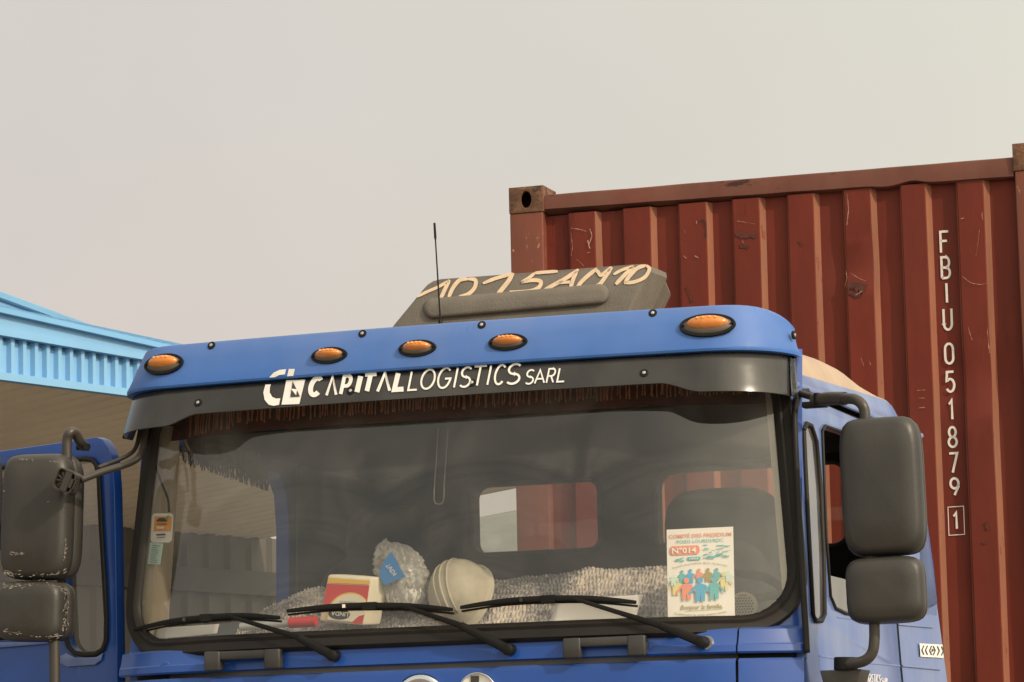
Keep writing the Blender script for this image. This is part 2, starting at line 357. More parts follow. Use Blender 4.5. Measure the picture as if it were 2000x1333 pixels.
# ------------------------------------------------------------------ stroke lettering
def arc(cx, cy, rx, ry, a0, a1, n=14):
    return [(cx+rx*math.cos(R(a0+(a1-a0)*k/n)), cy+ry*math.sin(R(a0+(a1-a0)*k/n))) for k in range(n+1)]
GL = {
 'A': [[(0, 0), (.5, 1), (1, 0)], [(.2, .33), (.8, .33)]], 'Λ': [[(0, 0), (.5, 1), (1, 0)]],
 'B': [[(0, 0), (0, 1), (.55, 1)] + arc(.55, .75, .4, .25, 90, -90) + [(0, .5)], [(.55, .5)] + arc(.55, .25, .45, .25, 90, -90) + [(0, 0)]],
 'C': [arc(.5, .5, .5, .5, 45, 315, 22)], 'G': [arc(.5, .5, .5, .5, 45, 345, 22) + [(1, .46), (.55, .46)]],
 'F': [[(0, 0), (0, 1), (1, 1)], [(0, .55), (.8, .55)]], 'I': [[(.5, 0), (.5, 1)]],
 'L': [[(0, 1), (0, 0), (1, 0)]], 'O': [arc(.5, .5, .5, .5, 0, 360, 28)], '0': [arc(.5, .72, .5, .28, 0, 180) + arc(.5, .28, .5, .28, 180, 360) + [(1, .72)]],
 'P': [[(0, 0), (0, 1), (.6, 1)] + arc(.6, .72, .4, .28, 90, -90) + [(0, .44)]],
 'R': [[(0, 0), (0, 1), (.6, 1)] + arc(.6, .74, .4, .26, 90, -90) + [(0, .48)], [(.5, .48), (1, 0)]],
 'S': [arc(.5, .75, .45, .25, 35, 270, 16) + arc(.5, .25, .48, .25, 90, -145, 16)],
 'T': [[(0, 1), (1, 1)], [(.5, 1), (.5, 0)]],
 'U': [[(0, 1), (0, .3)] + arc(.5, .3, .5, .3, 180, 360) + [(1, 1)]],
 '1': [[(.15, .78), (.6, 1), (.6, 0)]], '5': [[(.95, 1), (.12, 1), (.05, .55)] + arc(.48, .32, .5, .32, 130, -150, 18)],
 '8': [arc(.5, .75, .42, .25, -90, 270, 22), arc(.5, .25, .5, .25, 90, 450, 22)], '7': [[(0, 1), (1, 1), (.35, 0)]],
 '9': [arc(.5, .70, .5, .30, -20, 340, 24) + [(.98, .5), (.45, 0)]],
}
def stroke(mb, pts, w, mapf, closed=False):
    """ribbon of constant (or per-point) width along 2-D points, mapped into the scene"""
    P = [V((a, b)) for a, b in pts]; n = len(P)
    ws = w if isinstance(w, (list, tuple)) else [w]*n; Lr = []
    for i in range(n):
        d1 = (P[i]-P[i-1]).normalized() if i > 0 else None
        d2 = (P[i+1]-P[i]).normalized() if i < n-1 else None
        if d1 is None: d1 = d2
        if d2 is None: d2 = d1
        if (P[0]-P[-1]).length < 1e-6 and i in (0, n-1): d1 = (P[-1]-P[-2]).normalized(); d2 = (P[1]-P[0]).normalized()
        n1 = V((-d1.y, d1.x)); n2 = V((-d2.y, d2.x)); nn = n1+n2
        nn = nn.normalized() if nn.length > 1e-6 else n1
        k = ws[i]/2/max(.45, nn.dot(n1)); Lr.append((P[i]+nn*k, P[i]-nn*k))
    mb.grid([[mapf(a.x, a.y), mapf(b.x, b.y)] for a, b in Lr])
def letter(mb, ch, bl, adv, up, w, mapf):
    """bl: bottom-left px, adv: px vector of width, up: px vector of height"""
    for s in GL[ch]:
        pts = [(bl[0]+adv[0]*a+up[0]*b, bl[1]+adv[1]*a+up[1]*b) for a, b in s]
        stroke(mb, pts, w, mapf)
def poly(mb, pts, mapf):
    tri = geometry.tessellate_polygon([[V((a, b, 0)) for a, b in pts]])
    mb.add([mapf(a, b) for a, b in pts], tri)
def text(mb, s, mapf, bold=0.0, shear=0.0):
    """lettering from the built-in face, fitted to the unit square and mapped by mapf(u, v)"""
    c = bpy.data.curves.new('t', 'FONT'); c.body = s; c.resolution_u = 2; c.offset = bold; c.shear = shear
    o = bpy.data.objects.new('t', c); sc.collection.objects.link(o)
    dg = bpy.context.evaluated_depsgraph_get(); me = bpy.data.meshes.new_from_object(o.evaluated_get(dg))
    xs = [v.co.x for v in me.vertices]; ys = [v.co.y for v in me.vertices]
    x0, x1, y0, y1 = min(xs), max(xs), min(ys), max(ys)
    mb.add([mapf((v.co.x-x0)/(x1-x0), (v.co.y-y0)/(y1-y0)) for v in me.vertices], [tuple(p.vertices) for p in me.polygons])
    bpy.data.objects.remove(o); bpy.data.curves.remove(c); bpy.data.meshes.remove(me)

# ================================================================== SETTING
g = MB(); g.grid([[(x, y, 0) for x in range(-3000, 3001, 500)] for y in range(-3000, 3001, 500)])
tag(g.build('ground', M['ground']), kind='structure')
# far hill
h = MB(); rows = []
for j in range(14):
    row = []
    for i in range(60):
        x = -1500+i*50; y = 700+j*60
        prof = math.exp(-((x+330)/420)**2)
        z = -2+(8+112*prof)*math.sin(min(1, j/9)*math.pi/2)+noise.noise(V((x*.008, y*.008, 3)))*14*min(1, j/3)
        row.append((x, y, z))
    rows.append(row)
h.grid(rows)
tag(h.build('hill', M['hill'], smooth=True), kind='structure')

# ================================================================== WAREHOUSE CANOPY (left, behind)
ba = R(16.6); bd = V((math.sin(ba), math.cos(ba), 0)); bn = V((math.cos(ba), -math.sin(ba), 0))   # along / facing the truck
def at_depth(px, py, Z):
    d = ray(px, py); return CAM + d*(Z/d.dot(fwd))
B0 = at_depth(0, 733, 30.0)
B0 = B0 - bd*9
def bp(s, z, back=0.0): return V((B0.x+bd.x*s-bn.x*back, B0.y+bd.y*s-bn.y*back, z))
zb = B0.z
_d = ray(968, 955); _lo, _hi = 10, 200
for _i in range(50):
    _t = (_lo+_hi)/2; _p = CAM+_d*_t; _k = -(_p-B0).dot(bn)
    if _p.z < zb-.02-_k*math.tan(R(5.0)): _lo = _t
    else: _hi = _t
BL = (CAM+_d*_lo-B0).dot(bd); print('BL', BL)
def zt(px, py): return hpl(px, py, B0, bn).z
def zfit(p0, p1):
    a, b = hpl(*p0, B0, bn), hpl(*p1, B0, bn); s0, s1 = (a-B0).dot(bd), (b-B0).dot(bd)
    return lambda s: a.z+(b.z-a.z)*(s-s0)/(s1-s0)
fmid, ftop = zfit((0, 653), (290, 703)), zfit((0, 605), (318, 676))
z_mid, z_top = fmid(9), ftop(9)
wh = empty('canopy_building', (B0.x, B0.y, 0)); tag(wh, 'open sided shed with pale blue corrugated fascia and brown underside, behind the truck', 'building')
cs = MB(); pit = .155; prof = []
s = 0.0
while s < BL:
    prof += [(s, 0), (s+pit*.28, 0), (s+pit*.36, .05), (s+pit*.92, .05), (s+pit, 0)]; s += pit
cs.grid([[bp(a, zb, b) for a, b in prof], [bp(a, fmid(a), b) for a, b in prof]])
cs.build('fascia_sheet', M['fascia'], wh)
ft = MB()
mid = lambda s, a, b, z: ft.box(bp(s, z, (a+b)/2), (abs(b-a), BL, .001))
rotb = Matrix.Rotation(-ba, 3, 'Z')
def bbox(mb, z0, z1, b0, b1, s0=0, s1=BL):
    mb.box(bp((s0+s1)/2, (z0+z1)/2, (b0+b1)/2), (abs(b1-b0), s1-s0, z1-z0), rotb)
def sbar(mb, f0, f1, b0, b1):
    mb.grid([[bp(s_, f(s_), b_) for f, b_ in ((f0, b0), (f1, b0), (f1, b1), (f0, b1))] for s_ in (0, BL)], closed=True)
sbar(ft, lambda q: fmid(q)-.02, lambda q: fmid(q)+.03, -.06, .02); bbox(ft, zb-.05, zb+.02, -.05, .06)
sbar(ft, lambda q: fmid(q)+.03, lambda q: ftop(q)-.05, -.03, .05)
ft.build('flashing', M['fascia'], wh)
ft = MB(); sbar(ft, lambda q: ftop(q)-.05, ftop, -.10, .10); ft.build('gutter_lip', M['fascia_dark'], wh)
# soffit, corrugated, falling gently inwards
sf = MB(); rows = []
prof2 = []; s = 0
while s < BL: prof2 += [(s, 0), (s+.05, 0), (s+.065, .016), (s+.285, .016), (s+.30, 0)]; s += .30
sf.grid([[bp(a, zb-.02+zz-k*math.tan(R(5.0)), k) for a, zz in prof2] for k in (.06, 24)])
sf.build('soffit', M['soffit'], wh)
# roof slope and the higher ridge behind it
rf = MB(); rf.grid([[bp(s, ftop(s)-.01, .1) for s in (0, BL)], [bp(s, ftop(s)+.3, 14) for s in (0, BL)]]); rf.build('roof', M['fascia'], wh)
def Fup(a): return a
o2 = B0 - bn*6.0
ua = R(-3.5); ud = V((math.sin(ua), math.cos(ua), 0)); un = V((math.cos(ua), -math.sin(ua), 0))
up_ = MB()
U = lambda x, y, off=0: hpl(x, y, o2, un, off)
up_.face([U(-40, 560), U(206, 654), U(300, 676), U(300, 700), U(-40, 640)])
up_.build('upper_fascia', M['fascia'], wh, solid=.05)
up2 = MB()
for (a, b) in (((-40, 563), (208, 654)), ((-40, 569), (168, 644)), ((-40, 590), (95, 633))):
    up2.tube([U(*a, off=.06), U(*b, off=.06)], .045, 6)
for k in range(9): 
    x = 2+k*11; up2.tube([U(x, 605+k*3.6, .05), U(x, 622+k*2.4, .05)], .02, 4)
up2.build('upper_trim', M['fascia_dark'], wh)
# grey sheet wall under the canopy, with rail and posts
_d = ray(150, 1024); _lo, _hi = 10, 200
for _i in range(50):
    _t = (_lo+_hi)/2; _p = CAM+_d*_t
    if _p.z < zb-.02+(_p-B0).dot(bn)*math.tan(R(5.0)): _lo = _t
    else: _hi = _t
WB = -(CAM+_d*_lo-B0).dot(bn); print('WB', WB); ow = B0 - bn*WB
def wz(px, py): return hpl(px, py, ow, bn).z
wtop = wz(150, 1022)
WL = (hpl(860, 1090, ow, bn)-B0).dot(bd); wl = MB(); s = -12; prof3 = []
while s < WL: prof3 += [(s, 0), (s+.12, 0), (s+.17, .06), (s+.36, .06), (s+.41, 0)]; s += .41
wl.grid([[bp(a, 0, WB+b) for a, b in prof3], [bp(a, wtop+(.05 if b else 0), WB+b) for a, b in prof3]])
wl.build('sheet_wall', M['shedwall'], wh)
wr = MB(); bbox(wr, wtop-.75, wtop-.45, WB-.12, WB-.02, -12, WL); wr.build('wall_rail', M['shedrail'], wh)
pc = MB(); bbox(pc, 0, zb-.1, .3, .55, -8, -7.75); pc.build('column', M['fascia_dark'], wh)
# rusty drum and crate standing by the wall
for (px, Z, cc) in ((176, 38.5, 'brown steel drum standing left beside the grey sheet wall'), (200, 38, 'rusty steel drum standing right of the other drum by the grey sheet wall')):
    p = at_depth(px, 1300, Z); d_ = MB(); d_.tube([(p.x, p.y, 0), (p.x, p.y, .3), (p.x, p.y, .31), (p.x, p.y, .6), (p.x, p.y, .61), (p.x, p.y, .9), (p.x, p.y, 2.95)], [.32, .32, .34, .32, .34, .32, .32], 20)
    tag(d_.build('storage_drum', M['rust'], smooth=True, origin=(p.x, p.y, 0)), cc, 'drum', 'drums by the shed wall')

# ================================================================== TRAILER + CONTAINER
YC, HC = 4.05, 4.333; CB = HC-2.896
ct = empty('shipping_container', (0, YC, CB)); tag(ct, 'dark red corrugated shipping container with white serial FBIU 051879, loaded behind the cab', 'shipping container')
def U_(x): return x
fr = MB()
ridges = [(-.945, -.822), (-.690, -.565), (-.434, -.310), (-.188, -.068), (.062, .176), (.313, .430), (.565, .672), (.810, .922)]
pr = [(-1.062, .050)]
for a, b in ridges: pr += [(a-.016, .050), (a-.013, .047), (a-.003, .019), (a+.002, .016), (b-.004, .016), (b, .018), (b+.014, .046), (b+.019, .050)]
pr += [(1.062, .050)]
fr.grid([[(a, YC+b, z) for a, b in pr] for z in (CB+.16, HC-.135)])
# dents in the end wall
for i, v_ in enumerate(fr.v):
    pass
rws = []
zs = [CB+.16+(HC-.135-CB-.16)*k/60 for k in range(61)]
fr = MB()
for z in zs:
    row = []
    for a, b in pr:
        d = 0
        for (cx, cz, r_, dep) in ((.37, 3.88, .11, .018), (.85, 3.35, .16, .022), (-.9, 3.9, .12, .006), (.1, 3.2, .2, .008)):
            q = ((a-cx)**2+(z-cz)**2)/r_**2
            if q < 4: d += dep*math.exp(-q*1.5)
        d += .003*noise.noise(V((a*3, z*2.2, 0)))
        row.append((a + .003*noise.noise(V((a*2, z*1.3, 5))), YC+b+d, z))
    rws.append(row)
fr.grid(rws)
npr = len(pr)
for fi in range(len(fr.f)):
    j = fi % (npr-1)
    if j >= 1 and (j-1) % 8 in (1, 5, 6): fr.m[fi] = 1  # rib slopes take the sunlit copy of the paint
fr.cur = 2
def marks(name, segs, yy, mt):
    k_ = fr
    for i, (pts, w_) in enumerate(segs):
        P3 = smoothpts([(a, b, 0) for a, b in pts], 6); n_ = len(P3); w_ = w_ if w_ > 3.9 else w_*.72
        stroke(k_, [(p.x+random.uniform(-.4, .4), p.y) for p in P3], [w_*(.25+random.random()) for _ in P3], lambda a, b: hp(a, b, 1, YC+yy))
M['chalk'] = mat('bare_scrape', (.36, .20, .14), .8, var=.6, scale=60)
marks('scrape_marks', [([(1116, 446), (1135, 449), (1146, 453)], 1.6), ([(1152, 448), (1156, 462), (1150, 478)], 3), ([(1148, 470), (1152, 486)], 3.5), ([(1115, 455), (1118, 480), (1116, 500)], 1.4), ([(1146, 494), (1152, 493)], 2.5), ([(1127, 507), (1140, 520)], 1),
  ([(1336, 450), (1339, 456)], 2), ([(1360, 432), (1361, 438)], 2.4), ([(1335, 500), (1341, 505)], 2), ([(1357, 500), (1364, 504)], 2.6), ([(1650, 560), (1654, 545), (1652, 530)], 1.4), ([(1660, 533), (1680, 545), (1691, 549)], 1.4), ([(1670, 577), (1678, 573), (1684, 568)], 2.4), ([(1655, 380), (1657, 410), (1654, 440)], 2.2),
  ([(1880, 540), (1895, 552), (1915, 556), (1925, 554)], 1.6), ([(1876, 428), (1884, 426)], 2), ([(1918, 415), (1919, 430)], 1.8), ([(1913, 450), (1908, 490), (1906, 500)], 1), ([(1891, 640), (1899, 665)], 1.4), ([(1928, 640), (1931, 675), (1933, 690)], 1.8), ([(1792, 763), (1807, 762)], 2), ([(1795, 778), (1806, 778)], 1.6), ([(1795, 797), (1806, 796)], 2.2),
  ([(1440, 432), (1475, 438)], 1), ([(1450, 470), (1452, 476)], 1.6), ([(1682, 700), (1687, 715)], 1.2), ([(1698, 705), (1701, 714)], 1.2)], .010, M['chalk'])
fr.cur = 3
M['scorch'] = mat('rust_patch', (.075, .022, .016), .85, var=.5, scale=40)
marks('rust_patches', [([(1655, 556), (1672, 560), (1690, 566)], 20), ([(1658, 572), (1680, 578)], 14), ([(1435, 455), (1455, 462), (1476, 458)], 12), ([(1445, 480), (1462, 484)], 8), ([(1560, 470), (1566, 480)], 6), ([(1340, 560), (1352, 590)], 5), ([(1924, 1020), (1930, 1035)], 6), ([(1918, 1058), (1926, 1062)], 4)], .012, M['scorch'])
fr.build('end_wall', [M['cont'], M['cont_slope_lit'], M['chalk'], M['scorch']], ct, smooth=True, split=25)
for sx in (-1, 1):
    po = MB(); po.box((sx*1.14, YC+.07, (CB+HC)/2), (.156, .14, HC-CB-.236)); po.build('corner_post', M['cont_post'], ct, bevel=.006)
    for zc in (HC-.059, CB+.059):
        for yy in (YC, YC+12.19):
            if yy > YC and zc < 3: pass
            c = MB(); cx = sx*1.138; x0, x1 = cx-.081, cx+.081
            sgn = 1 if yy == YC else -1
            out = [(x0, zc-.059), (x1, zc-.059), (x1, zc+.059), (x0, zc+.059)]
            hole = [(cx+.027*math.cos(a)*.95, zc+.038*math.sin(a)) for a in [2*math.pi*k/20 for k in range(20)]]
            ys = yy-.004*sgn
            c.plate([out, hole], lambda a, b: (a, ys, b), .015, (0, sgn, 0))
            c.box((cx, ys+sgn*.10, zc+.052), (.162, .17, .014)); c.box((cx, ys+sgn*.10, zc-.052), (.162, .17, .014))
            c.box((x0+.007, ys+sgn*.10, zc), (.014, .17, .092)); c.box((x1-.007, ys+sgn*.10, zc), (.014, .17, .092)); c.box((cx, ys+sgn*.178, zc), (.13, .012, .09))
            c.build('corner_casting', M['rust'], ct, bevel=.004)
# top rail with a small dent along its lower edge
tr = MB(); rws = []
for k in range(90):
    x = -1.057+2.114*k/89; dn = .012*math.exp(-((x-.62)/.05)**2)-.006*math.exp(-((x-.5)/.05)**2)+.0015*noise.noise(V((x*6, 0, 0)))
    u_r = (x+1.06)/2.12; tp = .002*noise.noise(V((x*4, 3, 0)))-.012-.012*u_r; dn += .020-.030*u_r
    tz = HC-.030+tp
    rws.append([(x, YC+.012, tz-.004), (x, YC+.009, tz-.012), (x, YC+.006, HC-.128+dn), (x, YC+.022, HC-.135+dn), (x, YC+.08, HC-.135), (x, YC+.09, tz), (x, YC+.03, tz+.002)])
tr.grid(rws, closed=True); tr.build('top_rail', M['cont_rail'], ct, smooth=True, split=30)
brl = MB(); brl.box((0, YC+.06, CB+.08), (2.10, .10, .15)); brl.build('bottom_rail', M['cont_rail'], ct)
for sx in (-1, 1):
    sd = MB(); p4 = []; y = YC+.15
    while y < YC+12: p4 += [(y, 0), (y+.07, 0), (y+.14, .036), (y+.21, .036), (y+.278, 0)]; y += .278
    sd.grid([[(sx*(1.205-b), a, z) for a, b in p4] for z in (CB+.1, HC-.06)]); sd.build('side_wall', M['cont'], ct)
    rl = MB(); rl.box((sx*1.19, YC+6.1, HC-.055), (.06, 11.9, .06)); rl.box((sx*1.19, YC+6.1, CB+.08), (.06, 11.9, .15)); rl.build('side_rail', M['cont_rail'], ct)
rfc = MB(); rfc.box((0, YC+6.1, HC-.05), (2.3, 12.0, .02)); rfc.box((0, YC+6.1, CB+.12), (2.3, 12.0, .04)); rfc.box((0, YC+12.12, (CB+HC)/2), (2.3, .06, HC-CB-.2)); rfc.build('roof', M['cont'], ct)
# serial
sr = MB(); mp_ = lambda a, b: hp(a, b, 1, YC+.0465)
def wall_y(x): return .058
srs = [MB(), MB(), MB()]
ser = [('F', 451, 496), ('B', 501, 546), ('I', 552, 594), ('U', 602, 647), ('0', 670, 713), ('5', 725, 768), ('1', 780, 822), ('8', 833, 876), ('7', 884, 926), ('9', 933, 969), ('1', 1000, 1036)]
for si, (ch, y0, y1) in enumerate(ser):
    sr = srs[0 if si < 4 else 1 if si < 10 else 2]
    cx = 1845.5+(y0-451)*.0405
    if ch == '9': y1 = 970
    wd = 17 if ch not in '1I' else 13
    letter(sr, ch, (cx-wd/2+1.0, y1-2.2), (wd-1.5, -1.0), (-1.6, -(y1-y0)+4.4), 4.6, mp_)
bx = [(1853.5, 1046), (1884, 1044), (1882, 989), (1851.5, 991), (1853.5, 1046)]
sf_ = MB(); stroke(sf_, bx, 1.6, mp_); sf_.build('serial_frame', M['serial'], ct)
[m_.build(nm_, M['serial'], ct) for nm_, m_ in zip(('owner_code', 'serial_number', 'check_digit'), srs)]
tl = empty('trailer_chassis', (0, 8, 0)); tag(tl, 'dark steel trailer frame carrying the red container', 'trailer')
t_ = MB()
for sx in (-1, 1): t_.box((sx*.45, 10, 1.22), (.16, 12.2, .38))
for k in range(8): t_.box((0, 4.4+k*1.65, 1.3), (2.3, .12, .2))
t_.build('frame', M['black'], tl)
for k in range(3):
    for sx in (-1, 1):
        q = MB(); q.tube([(sx*.8, 12+k*1.3, .52), (sx*1.15, 12+k*1.3, .52)], .52, 28); q.build('wheel', M['tyre'], tl, bevel=.03)

# ================================================================== TRUCK
tk = empty('truck', (XC, .9, 0)); tag(tk, 'blue heavy truck with black sun visor lettered CAPITAL LOGISTICS SARL and one door wide open', 'truck')
def gl(z, extra=0.0): return 1.108-.08*(z-2.2)+extra          # half width of the glazing
def ws_loop(e, z0=2.135, z1=2.93, rb=.15, rt=.12, n=8, line=14):
    zb_, zt_ = z0-e*1.2, z1+e; rb += e; rt += e; pts = []
    def W(z): return gl(z, e)
    # bottom right corner -> up right -> top -> down left -> bottom
    for k in range(n+1):
        a = R(-90+90*k/n); z = zb_+rb+rb*math.sin(a); pts.append((W(z)-rb+rb*math.cos(a), z))
    for k in range(1, line): z = zb_+rb+(zt_-rt-zb_-rb)*k/line; pts.append((W(z), z))
    for k in range(n+1):
        a = R(90*k/n); z = zt_-rt+rt*math.sin(a); pts.append((W(z)-rt+rt*math.cos(a), z))
    half = pts; top = [(half[-1][0]*(1-2*k/24), zt_) for k in range(1, 24)]
    left = [(-a, b) for a, b in reversed(half)]
    bot = [(left[-1][0]*(1-2*k/24), zb_) for k in range(1, 24)]
    return [(a+XC, b) for a, b in half+top+left+bot]
# windscreen
wsg = MB(); N = 48; rows = []
L0 = ws_loop(-.004)
for j in range(25):
    t = j/24; z = 2.132+(2.934-2.132)*t; rr = .15; 
    dz = max(0, (2.132+rr)-z); hw = gl(z)-(rr-math.sqrt(max(0, rr*rr-dz*dz)))
    dz = max(0, z-(2.934-.12)); hw -= (.12-math.sqrt(max(0, .0144-dz*dz)))
    rows.append([(XC-hw+2*hw*i/N, Fw(XC-hw+2*hw*i/N, z), z) for i in range(N+1)])
wsg.grid(rows); wsg.build('windshield', M['glass'], tk, smooth=True, split=0)
# rubber seal as nested loops with a raised profile
def onF(L, F, dy=0.0):
    out = []
    for a, b in L:
        e_ = .004; n = V((F(a+e_, b)-F(a-e_, b), -2*e_, F(a, b+e_)-F(a, b-e_))).normalized(); out.append(V((a, F(a, b), b))-n*dy)
    return out
rb_ = MB()
rb_.grid([onF(ws_loop(-.012), Fw, .004), onF(ws_loop(-.010), Fw, -.010), onF(ws_loop(.002), Fw, -.019), onF(ws_loop(.010), Fw, -.015), onF(ws_loop(.014), Fw, -.018), onF(ws_loop(.032), Fw, -.022), onF(ws_loop(.040), Fw, -.010), onF(ws_loop(.041), Fw, .012)], closed=True)
rb_.build('windshield_seal', M['rubber'], tk, smooth=True, split=50)
# frame of the cab front around the glass
SX = 1.13   # half width of the cab side at the waist
def outer_for(L):
    out = []
    for a, b in L:
        x = a-XC; zc = 2.53
        hx = SX-.02; out.append((a, b))
    return out
fm = MB()
Lin = ws_loop(.028); Lout = []
for a, b in Lin:
    x = a-XC
    if b < 2.30 and abs(x) < .97: Lout.append((XC+x*1.0, 2.036))
    elif b > 2.86 and abs(x) < .9: Lout.append((a, 3.0))
    elif b <= 2.30: Lout.append((XC+math.copysign(SX, x), max(2.036, b-.18)))
    else: Lout.append((XC+math.copysign(SX, x), min(3.0, b+.02)))
def Fmid(x, z): return Flow(x, z) if z < 2.09 else Fw(x, z)
seg = []
for t in (0, .25, .5, .75, 1):
    seg.append([V((a+(c-a)*t, Fw(a+(c-a)*t, b+(d-b)*t), b+(d-b)*t)) for (a, b), (c, d) in zip(Lin, Lout)])
fm.grid(seg, closed=True); fm.build('front_frame', M['paint'], tk, smooth=True, split=40)
# panel strip under the glass with a folded lower edge, seam, dark gap, grille panel
def strip(mb, x0, x1, prof, n=40):
    rows = []
    for (z, dy) in prof:
        rows.append([V((XC+x0+(x1-x0)*i/n, Flow(XC+x0+(x1-x0)*i/n, 2.13)+dy, z)) for i in range(n+1)])
    mb.grid(rows)
SEAM = .965
zg = 2.032
def wall_strip(name, x0, x1, mt):
    mb = MB(); strip(mb, x0, x1, [(2.115, .03), (2.105, .0), (2.085, -.006), (2.062, -.016), (2.058, -.022), (zg+.006, -.026), (zg, -.020), (zg, .03)]); return mb.build(name, mt, tk, smooth=True, split=28)
wall_strip('scuttle_panel', -1.145, SEAM-.003, M['paint'])
wall_strip('corner_panel', SEAM+.002, 1.145, M['paint'])
gp = MB(); strip(gp, -1.145, SEAM-.003, [(zg-.016, .04), (zg-.015, -.022), (zg-.020, -.030), (zg-.032, -.034), (zg-.2, -.045), (1.55, -.05), (1.3, -.05)])
gp.build('grille_panel', M['paint'], tk, smooth=True, split=28)
for sx in (1,):
    cp = MB(); a, b = (SEAM+.003, 1.145) if sx > 0 else (-1.145, -SEAM-.003)
    strip(cp, a, b, [(zg-.016, .04), (zg-.015, -.016), (zg-.022, -.024), (zg-.2, -.040), (1.3, -.045)]); cp.build('lower_corner_panel', M['paint'], tk, smooth=True, split=28)
gd = MB(); strip(gd, -1.10, 1.10, [(2.12, .05), (1.25, .05)]); gd.build('gap_shadow_panel', M['black'], tk, smooth=True)
# raised plug at left of the strip
for (px, py) in ((325, 1301),):
    p = hit(px, py, lambda x, z: Flow(x, 2.13)-.012); pl_ = MB(); pl_.tube([p+V((0, .01, 0)), p-V((0, .006, 0))], .0145, 20); pl_.build('blanking_plug', M['paint'], tk, bevel=.002)
# emblems at the top of the grille panel
def ringdisc(name, px, py, r_in, r_out, mt, discm, z=0):
    c = hit(px, py, lambda x, z: Flow(x, 2.13)-.040)
    mb = MB(); n = 40
    prof = [(r_in, .004), (r_in, -.008), ((r_in+r_out)/2, -.014), (r_out, -.008), (r_out, .004)]
    mb.grid([[V((c.x+rr*math.cos(2*math.pi*k/n), c.y+dy, c.z+rr*math.sin(2*math.pi*k/n))) for k in range(n)] for rr, dy in prof], closed=True)
    o = mb.build(name, mt, tk, smooth=True, split=0)
    d = MB(); d.tube([c+V((0, .006, 0)), c+V((0, -.003, 0))], r_in+.001, 40)
    d.build('emblem_disc', discm, o); return c, o
c1, o1 = ringdisc('round_emblem', 822, 1372, .058, .088, M['chrome'], M['navy'])
c2, o2_ = ringdisc('round_badge', 934, 1354, .058, .064, M['chrome'], M['paper'])
bd_ = MB(); bd_.box((c2.x-.008, c2.y-.0055, c2.z+.030), (.026, .003, .045)); bd_.build('badge_mark', M['tube'], o2_)

# ---- header (blue) and visor (black): plan curve that wraps round the corners
def plan(W, y0, bow, rad, yend, n=40, nc=14, ns=4):
    pts = []
    xf = W-rad
    for i in range(n+1):
        x = xf*i/n; pts.append((x, y0+bow*x*x, 0))
    yb = y0+bow*xf*xf
    for k in range(1, nc+1):
        a = R(90*k/nc); pts.append((xf+rad*math.sin(a), yb+rad*1.05*(1-math.cos(a)), k/nc))
    ye = pts[-1][1]
    for k in range(1, ns+1): pts.append((W, ye+(yend-ye)*k/ns, 1+k/ns))
    return pts
def both(pts, f):
    right = [f(x, y, s) for x, y, s in pts]; left = [f(-x, y, s) for x, y, s in pts[1:]]
    return list(reversed([V((a+XC, b, c)) for a, b, c in left])) + [V((a+XC, b, c)) for a, b, c in right]
def sm(s): t = min(s, 1); return t*t*(3-2*t)
def hdtop(s): return 3.096 - .012*min(s, 1)**2 - .095*(lambda t: t*t*(1.6-.6*t))(max(0, min(1, (s-.25)/1.3)))
def hd_row(dz, dy, base):   # base 'top'/'bot'
    P = plan(1.135, -.105+dy, .05, .25, .21)
    if base == 'top': return both(P, lambda x, y, s: (x*(1-.036*sm(s))+.012, y+.0, hdtop(s)+dz))
    if base == 'mid': return both(P, lambda x, y, s: (x*(1-.036*dz*sm(s))+.012*dz, y, 2.952+(hdtop(s)-2.952)*dz))
    return both(P, lambda x, y, s: (x, y, 2.952+dz))
hd = MB()
hd.grid([hd_row(-.006, .018, 'bot'), hd_row(-.003, -.018, 'bot'), hd_row(.004, -.021, 'bot'), hd_row(.010, -.020, 'bot'), hd_row(.30, -.012, 'mid'), hd_row(.62, .004, 'mid'),
         hd_row(-.010, .020, 'top'), hd_row(-.003, .027, 'top'), hd_row(0, .045, 'top'), [V((XC+(p.x-XC)*.95, p.y+.05, p.z+.003)) for p in hd_row(.002, .075, 'top')], [V((XC+(p.x-XC)*.86, p.y+.06, p.z-.01)) for p in hd_row(.004, .12, 'top')]])
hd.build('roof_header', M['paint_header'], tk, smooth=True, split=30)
def vbot(x, s):
    ax = abs(x); base = 2.853
    dip = .033*max(0, min(1, (ax-.78)/.12)); dip = .033*(lambda t: t*t*(3-2*t))(max(0, min(1, (ax-.77)/.13)))
    return base-dip-.006*min(1, s)
def vs_row(t, dy):
    P = plan(1.115+.018*max(0, t), -.112+dy-.040*max(0, t), .05, .24, .13-.06*max(0, t))
    return both(P, lambda x, y, s: (x, y, 2.942+(vbot(x, s)-2.942)*t))
vs = MB(); vs.grid([vs_row(-.08, .10), vs_row(-.03, .012), vs_row(0, .004)]+[vs_row(t, 0) for t in (.15, .35, .6, .8, .93)]+[vs_row(.985, .001), vs_row(1, .006), vs_row(.99, .010), vs_row(.9, .014), vs_row(.2, .03), vs_row(0, .06), vs_row(-.08, .12)])
vs.build('sun_visor', M['visor'], tk, smooth=True, split=40)
def Fh(x, z):
    x -= XC; W, rad, y0 = 1.135, .25, -.105; xf = W-rad; t = (z-2.952)/.144; dy = -.02+(.014*max(0, min(1, (z-2.962)/.06)) if z < 3.022 else .014+.026*min(1.3, (z-3.022)/.064))
    if abs(x) <= xf: return y0+.05*x*x+dy
    k = min(1, (abs(x)-xf)/rad); return y0+.05*xf*xf+rad*1.05*(1-math.sqrt(max(0, 1-k*k)))+dy
